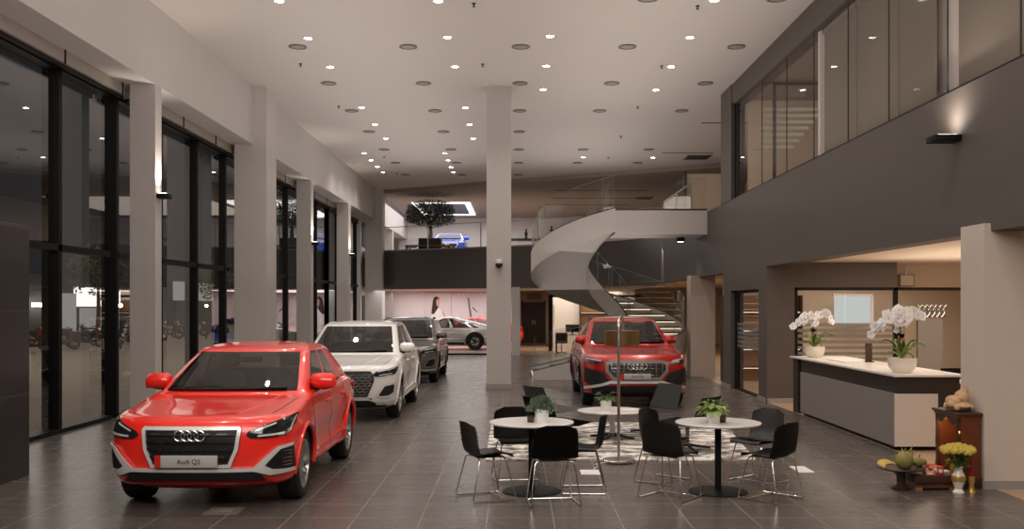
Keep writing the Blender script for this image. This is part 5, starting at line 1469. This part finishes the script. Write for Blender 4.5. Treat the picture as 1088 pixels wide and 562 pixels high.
# ============================================================ outside, through the left windows
struct('ground_outside', bx(-80, -7.2, -30, 150, -.4, -.02), 'asphalt')
struct('wall_outside', bx(-34.3, -34, -30, 150, -.02, 4.2), 'facade_dark')
def scooter():
    t = thing('motor_scooter', '', 'motor scooter', (0, 0, 0), 0, 'scooters parked outside the windows')
    for y in (-.62, .62):
        b = B(); b.torus((0, y, .27), .2, .06, 'x', 20, 8); w = b.build('wheel', 'rubber', t); bx(-.03, .03, y - .14, y + .14, .2, .34).build('rim', 'rim_silver', w, smooth=False)
    b = B(); b.loft([[(-.1, y, z0), (.1, y, z0), (.12, y, z1), (-.12, y, z1)] for y, z0, z1 in ((-.45, .3, .42), (-.2, .25, .36), (.1, .25, .42), (.3, .3, .62), (.7, .45, .66))]); b.build('body', 'scooter_dark', t)
    bx(-.12, .12, .0, .72, .66, .76, bev=.04).build('seat', 'black_plastic', t)
    b = B(); b.loft([[(-.17, y, z), (.17, y, z), (.15, y + .08, z), (-.15, y + .08, z)] for y, z in ((-.5, .35), (-.55, .65), (-.45, .92))]); b.build('front_shield', 'scooter_red', t)
    b = B(); b.tube([(-.33, -.35, 1.02), (0, -.45, .98), (.33, -.35, 1.02)], .018, 6); b.build('handlebar', 'black_plastic', t)
    b = B(); b.tube([(0, -.62, .27), (0, -.47, .95)], .03, 6); b.build('fork', 'dark_chrome', t)
    B().ball((0, -.6, .86), .08, 10, 6).build('headlamp', 'lamp_light', t)
    return t
s0 = None
rr = random.Random(5)
for k in range(12):
    y = 41.0 + k * 2.4; x = -20.2 + rr.uniform(-.3, .3)
    lab = 'motor scooter outside in the front row on the pavement, %s from the camera' % ORD[k]
    if s0 is None: s0 = scooter(); s0.location = (x, y, -.02); s0.rotation_euler = (0, 0, 1.9); s0['label'] = lab
    else: dup(s0, (x, y, -.02), rr.uniform(1.5, 2.4), lab)
t = thing('shop_front', 'lit shop front across the street seen through the window left of the red car', 'shop', (-33.9, 78, -.02))
bx(-.1, .3, -2, 6, 1.9, 3.4).build('sign_board', 'sign_glow', t, smooth=False); bx(-.1, .2, -6, -2.2, 0, 2.9).build('shutter', 'shop_glow', t, smooth=False); bx(-.1, .2, -1.0, 6, 0, 1.8).build('shutter', 'shop_glow', t, smooth=False)
for k in range(5): bx(.3, .55, -9.4 + k * .8, -9.1 + k * .8, 1.9, 2.15).build('sign_lamp', 'street_bulb', t, smooth=False)
t = thing('shop_front', 'dim shop front farther along the street outside the windows', 'shop', (-33.9, 104, -.02))
bx(-.1, .3, -6, 6, 2.5, 4.4).build('sign_board', 'shop_glow', t, smooth=False); bx(-.1, .2, -5, 5, 0, 2.4).build('shutter', 'facade', t, smooth=False)
for k, (x, y) in enumerate(((-18, 45.0), (-18, 57.5))):  # added posts, their bulbs stand in for bright points in the glass
    t = thing('bulb_stand_in', 'added slim post with bright bulb outside, ' + ('seen through the window left of the red car' if k == 0 else 'seen between the first two window columns'), 'bulb post', (x, y, -.02))
    b = B(); b.tube([(0, 0, 0), (0, 0, 1.88)], .05, 8); b.build('pole', 'black_frame', t); B().ball((0, 0, 1.96), .09, 10, 6).build('bulb', 'street_bulb', t)
def street_tree(loc, seed, lab):
    t = thing('street_tree', lab, 'tree', loc); rr = random.Random(seed)
    b = B(); b.tube([(0, 0, 0), (.05, 0, 1.8), (0, .05, 3.2)], [.14, .11, .07], 8); b.build('trunk', 'bark', t)
    b = B()
    for i in range(900):
        v = Vector((rr.gauss(0, 1), rr.gauss(0, 1), rr.gauss(0, .8))); v = v.normalized() * 1.5 * rr.random() ** .4; p = v + Vector((0, 0, 3.9))
        d = Vector((rr.uniform(-1, 1), rr.uniform(-1, 1), rr.uniform(-1, .3))).normalized(); s = d.orthogonal().normalized() * .06
        b.f([b.v(p), b.v(p + d * .12 + s), b.v(p + d * .26), b.v(p + d * .12 - s)])
    b.build('foliage', 'leaf_olive', t, smooth=False)
for k in range(12):
    lab = 'motor scooter outside in the rear row by the shops, %s from the camera' % ORD[k]
    dup(s0, (-23.6 + rr.uniform(-.4, .4), 43.0 + k * 2.3, -.02), rr.uniform(.9, 2.6), lab)
street_tree((-22, 52, -.02), 1, 'dark street tree outside beyond the window left of the red car')
street_tree((-22, 72, -.02), 2, 'dark street tree outside between the first two window columns')
# ============================================================ light
W = bpy.data.worlds.new('w'); sc.world = W; W.use_nodes = True
bg = W.node_tree.nodes['Background']; bg.inputs[0].default_value = (.55, .6, .7, 1); bg.inputs[1].default_value = .035
WARM = (1, .93, .87)
for x, y in LAMPS:
    spot((x, y, HC - .03), 135, 2.2, 1., (1, .905, .81), rad=.06)
for y in (5, 10, 14):                      # the rows of downlights behind and above the camera
    for x in (-4, -1.3, 1.2, 3.3): spot((x, y, HC - .03), 135, 2.2, 1., (1, .905, .81), rad=.06)
# added unseen upward fill strips that brighten the ceiling
for z in (2.4, 3.4, 4.4, 5.4):
    for x, w_ in ((-3.4, 3.6), (2.3, 3.2)):
        area((x, 18, z), 82, w_, 36, (PI, 0, 0), WARM)
area((-.5, 2.0, 5.5), 360, 9, 3, (math.radians(62), 0, 0), WARM)  # added forward fill for surfaces facing the camera, no fixture here
# ground floor back showroom, upper showroom, reception side
area((-3.4, 45.5, 2.6), 210, 5.5, 7.5, (0, 0, 0), (1, .97, .95)); area((3.0, 44.5, 2.6), 120, 4, 4, (0, 0, 0), (1, .86, .7))
area((-3.4, 49.5, HC - .3), 300, 6, 9, (0, 0, 0), (1, .96, .93)); area((3.5, 48, HC - .3), 120, 7, 9, (0, 0, 0), (1, .86, .72))
area((8.0, 15.5, 2.74), 110, 3.4, 6, (0, 0, 0), (1, .87, .74)); area((8.3, 15.5, 2.0), 60, 3.4, 6, (PI, 0, 0), (1, .9, .78)); area((8, 22.7, 2.74), 90, 4, 3, (0, 0, 0), (1, .88, .74)); area((8.5, 34, 2.74), 120, 4, 8, (0, 0, 0), (1, .85, .68))  # the upturned one is added fill for the ceiling
area((9, 9.6, 2.74), 70, 5, 5, (0, 0, 0), (1, .84, .66))
area((7.2, 17.0, 6.5), 45, 2.5, 6, (0, 0, 0), (1, .9, .8)); area((7.2, 28, 6.9), 25, 3, 6, (0, 0, 0), (1, .88, .75))
for p in ((8.6, 19.9), (6.3, 17.2), (6.3, 14.6)): spot((p[0], p[1], 2.76), 60, 1.4, 1, (1, .85, .66))
spot((4.80, 33.2, 4.25), 150, .55, .7, (1, .94, .85), (0, math.radians(-7), 0), .03)
spot((4.53, 27.0, 3.66), 25, 1.6, .8, (1, .92, .8), (0, 0, 0), .03)
spot((-3.85, 44.6, 5.0), 10, 2.4, 1, (1, .85, .6), (PI, 0, 0))
# street
area((-22, 62, 7), 3800, 24, 80, (0, 0, 0), (1, .93, .82)); area((-14, 26, 6), 700, 12, 30, (0, 0, 0), (1, .93, .82))
# ============================================================ camera
cam = bpy.data.cameras.new('camera'); co = bpy.data.objects.new('camera', cam); COL.objects.link(co)
co.location = (0, 0, 1.93); co.rotation_euler = (PI / 2, 0, 0)
cam.sensor_width = 36; cam.lens = 36 * 1050 / 1088; cam.shift_x = -4 / 1088; cam.shift_y = 44 / 1088; cam.clip_end = 300
sc.camera = co
sc.view_settings.view_transform = 'Standard'; sc.view_settings.look = 'None'; sc.view_settings.exposure = .22
try:
    sc.cycles.use_denoising = True; sc.cycles.max_bounces = 8; sc.cycles.transparent_max_bounces = 16; sc.cycles.sample_clamp_indirect = 4; sc.cycles.caustics_reflective = False; sc.cycles.caustics_refractive = False
except Exception: pass
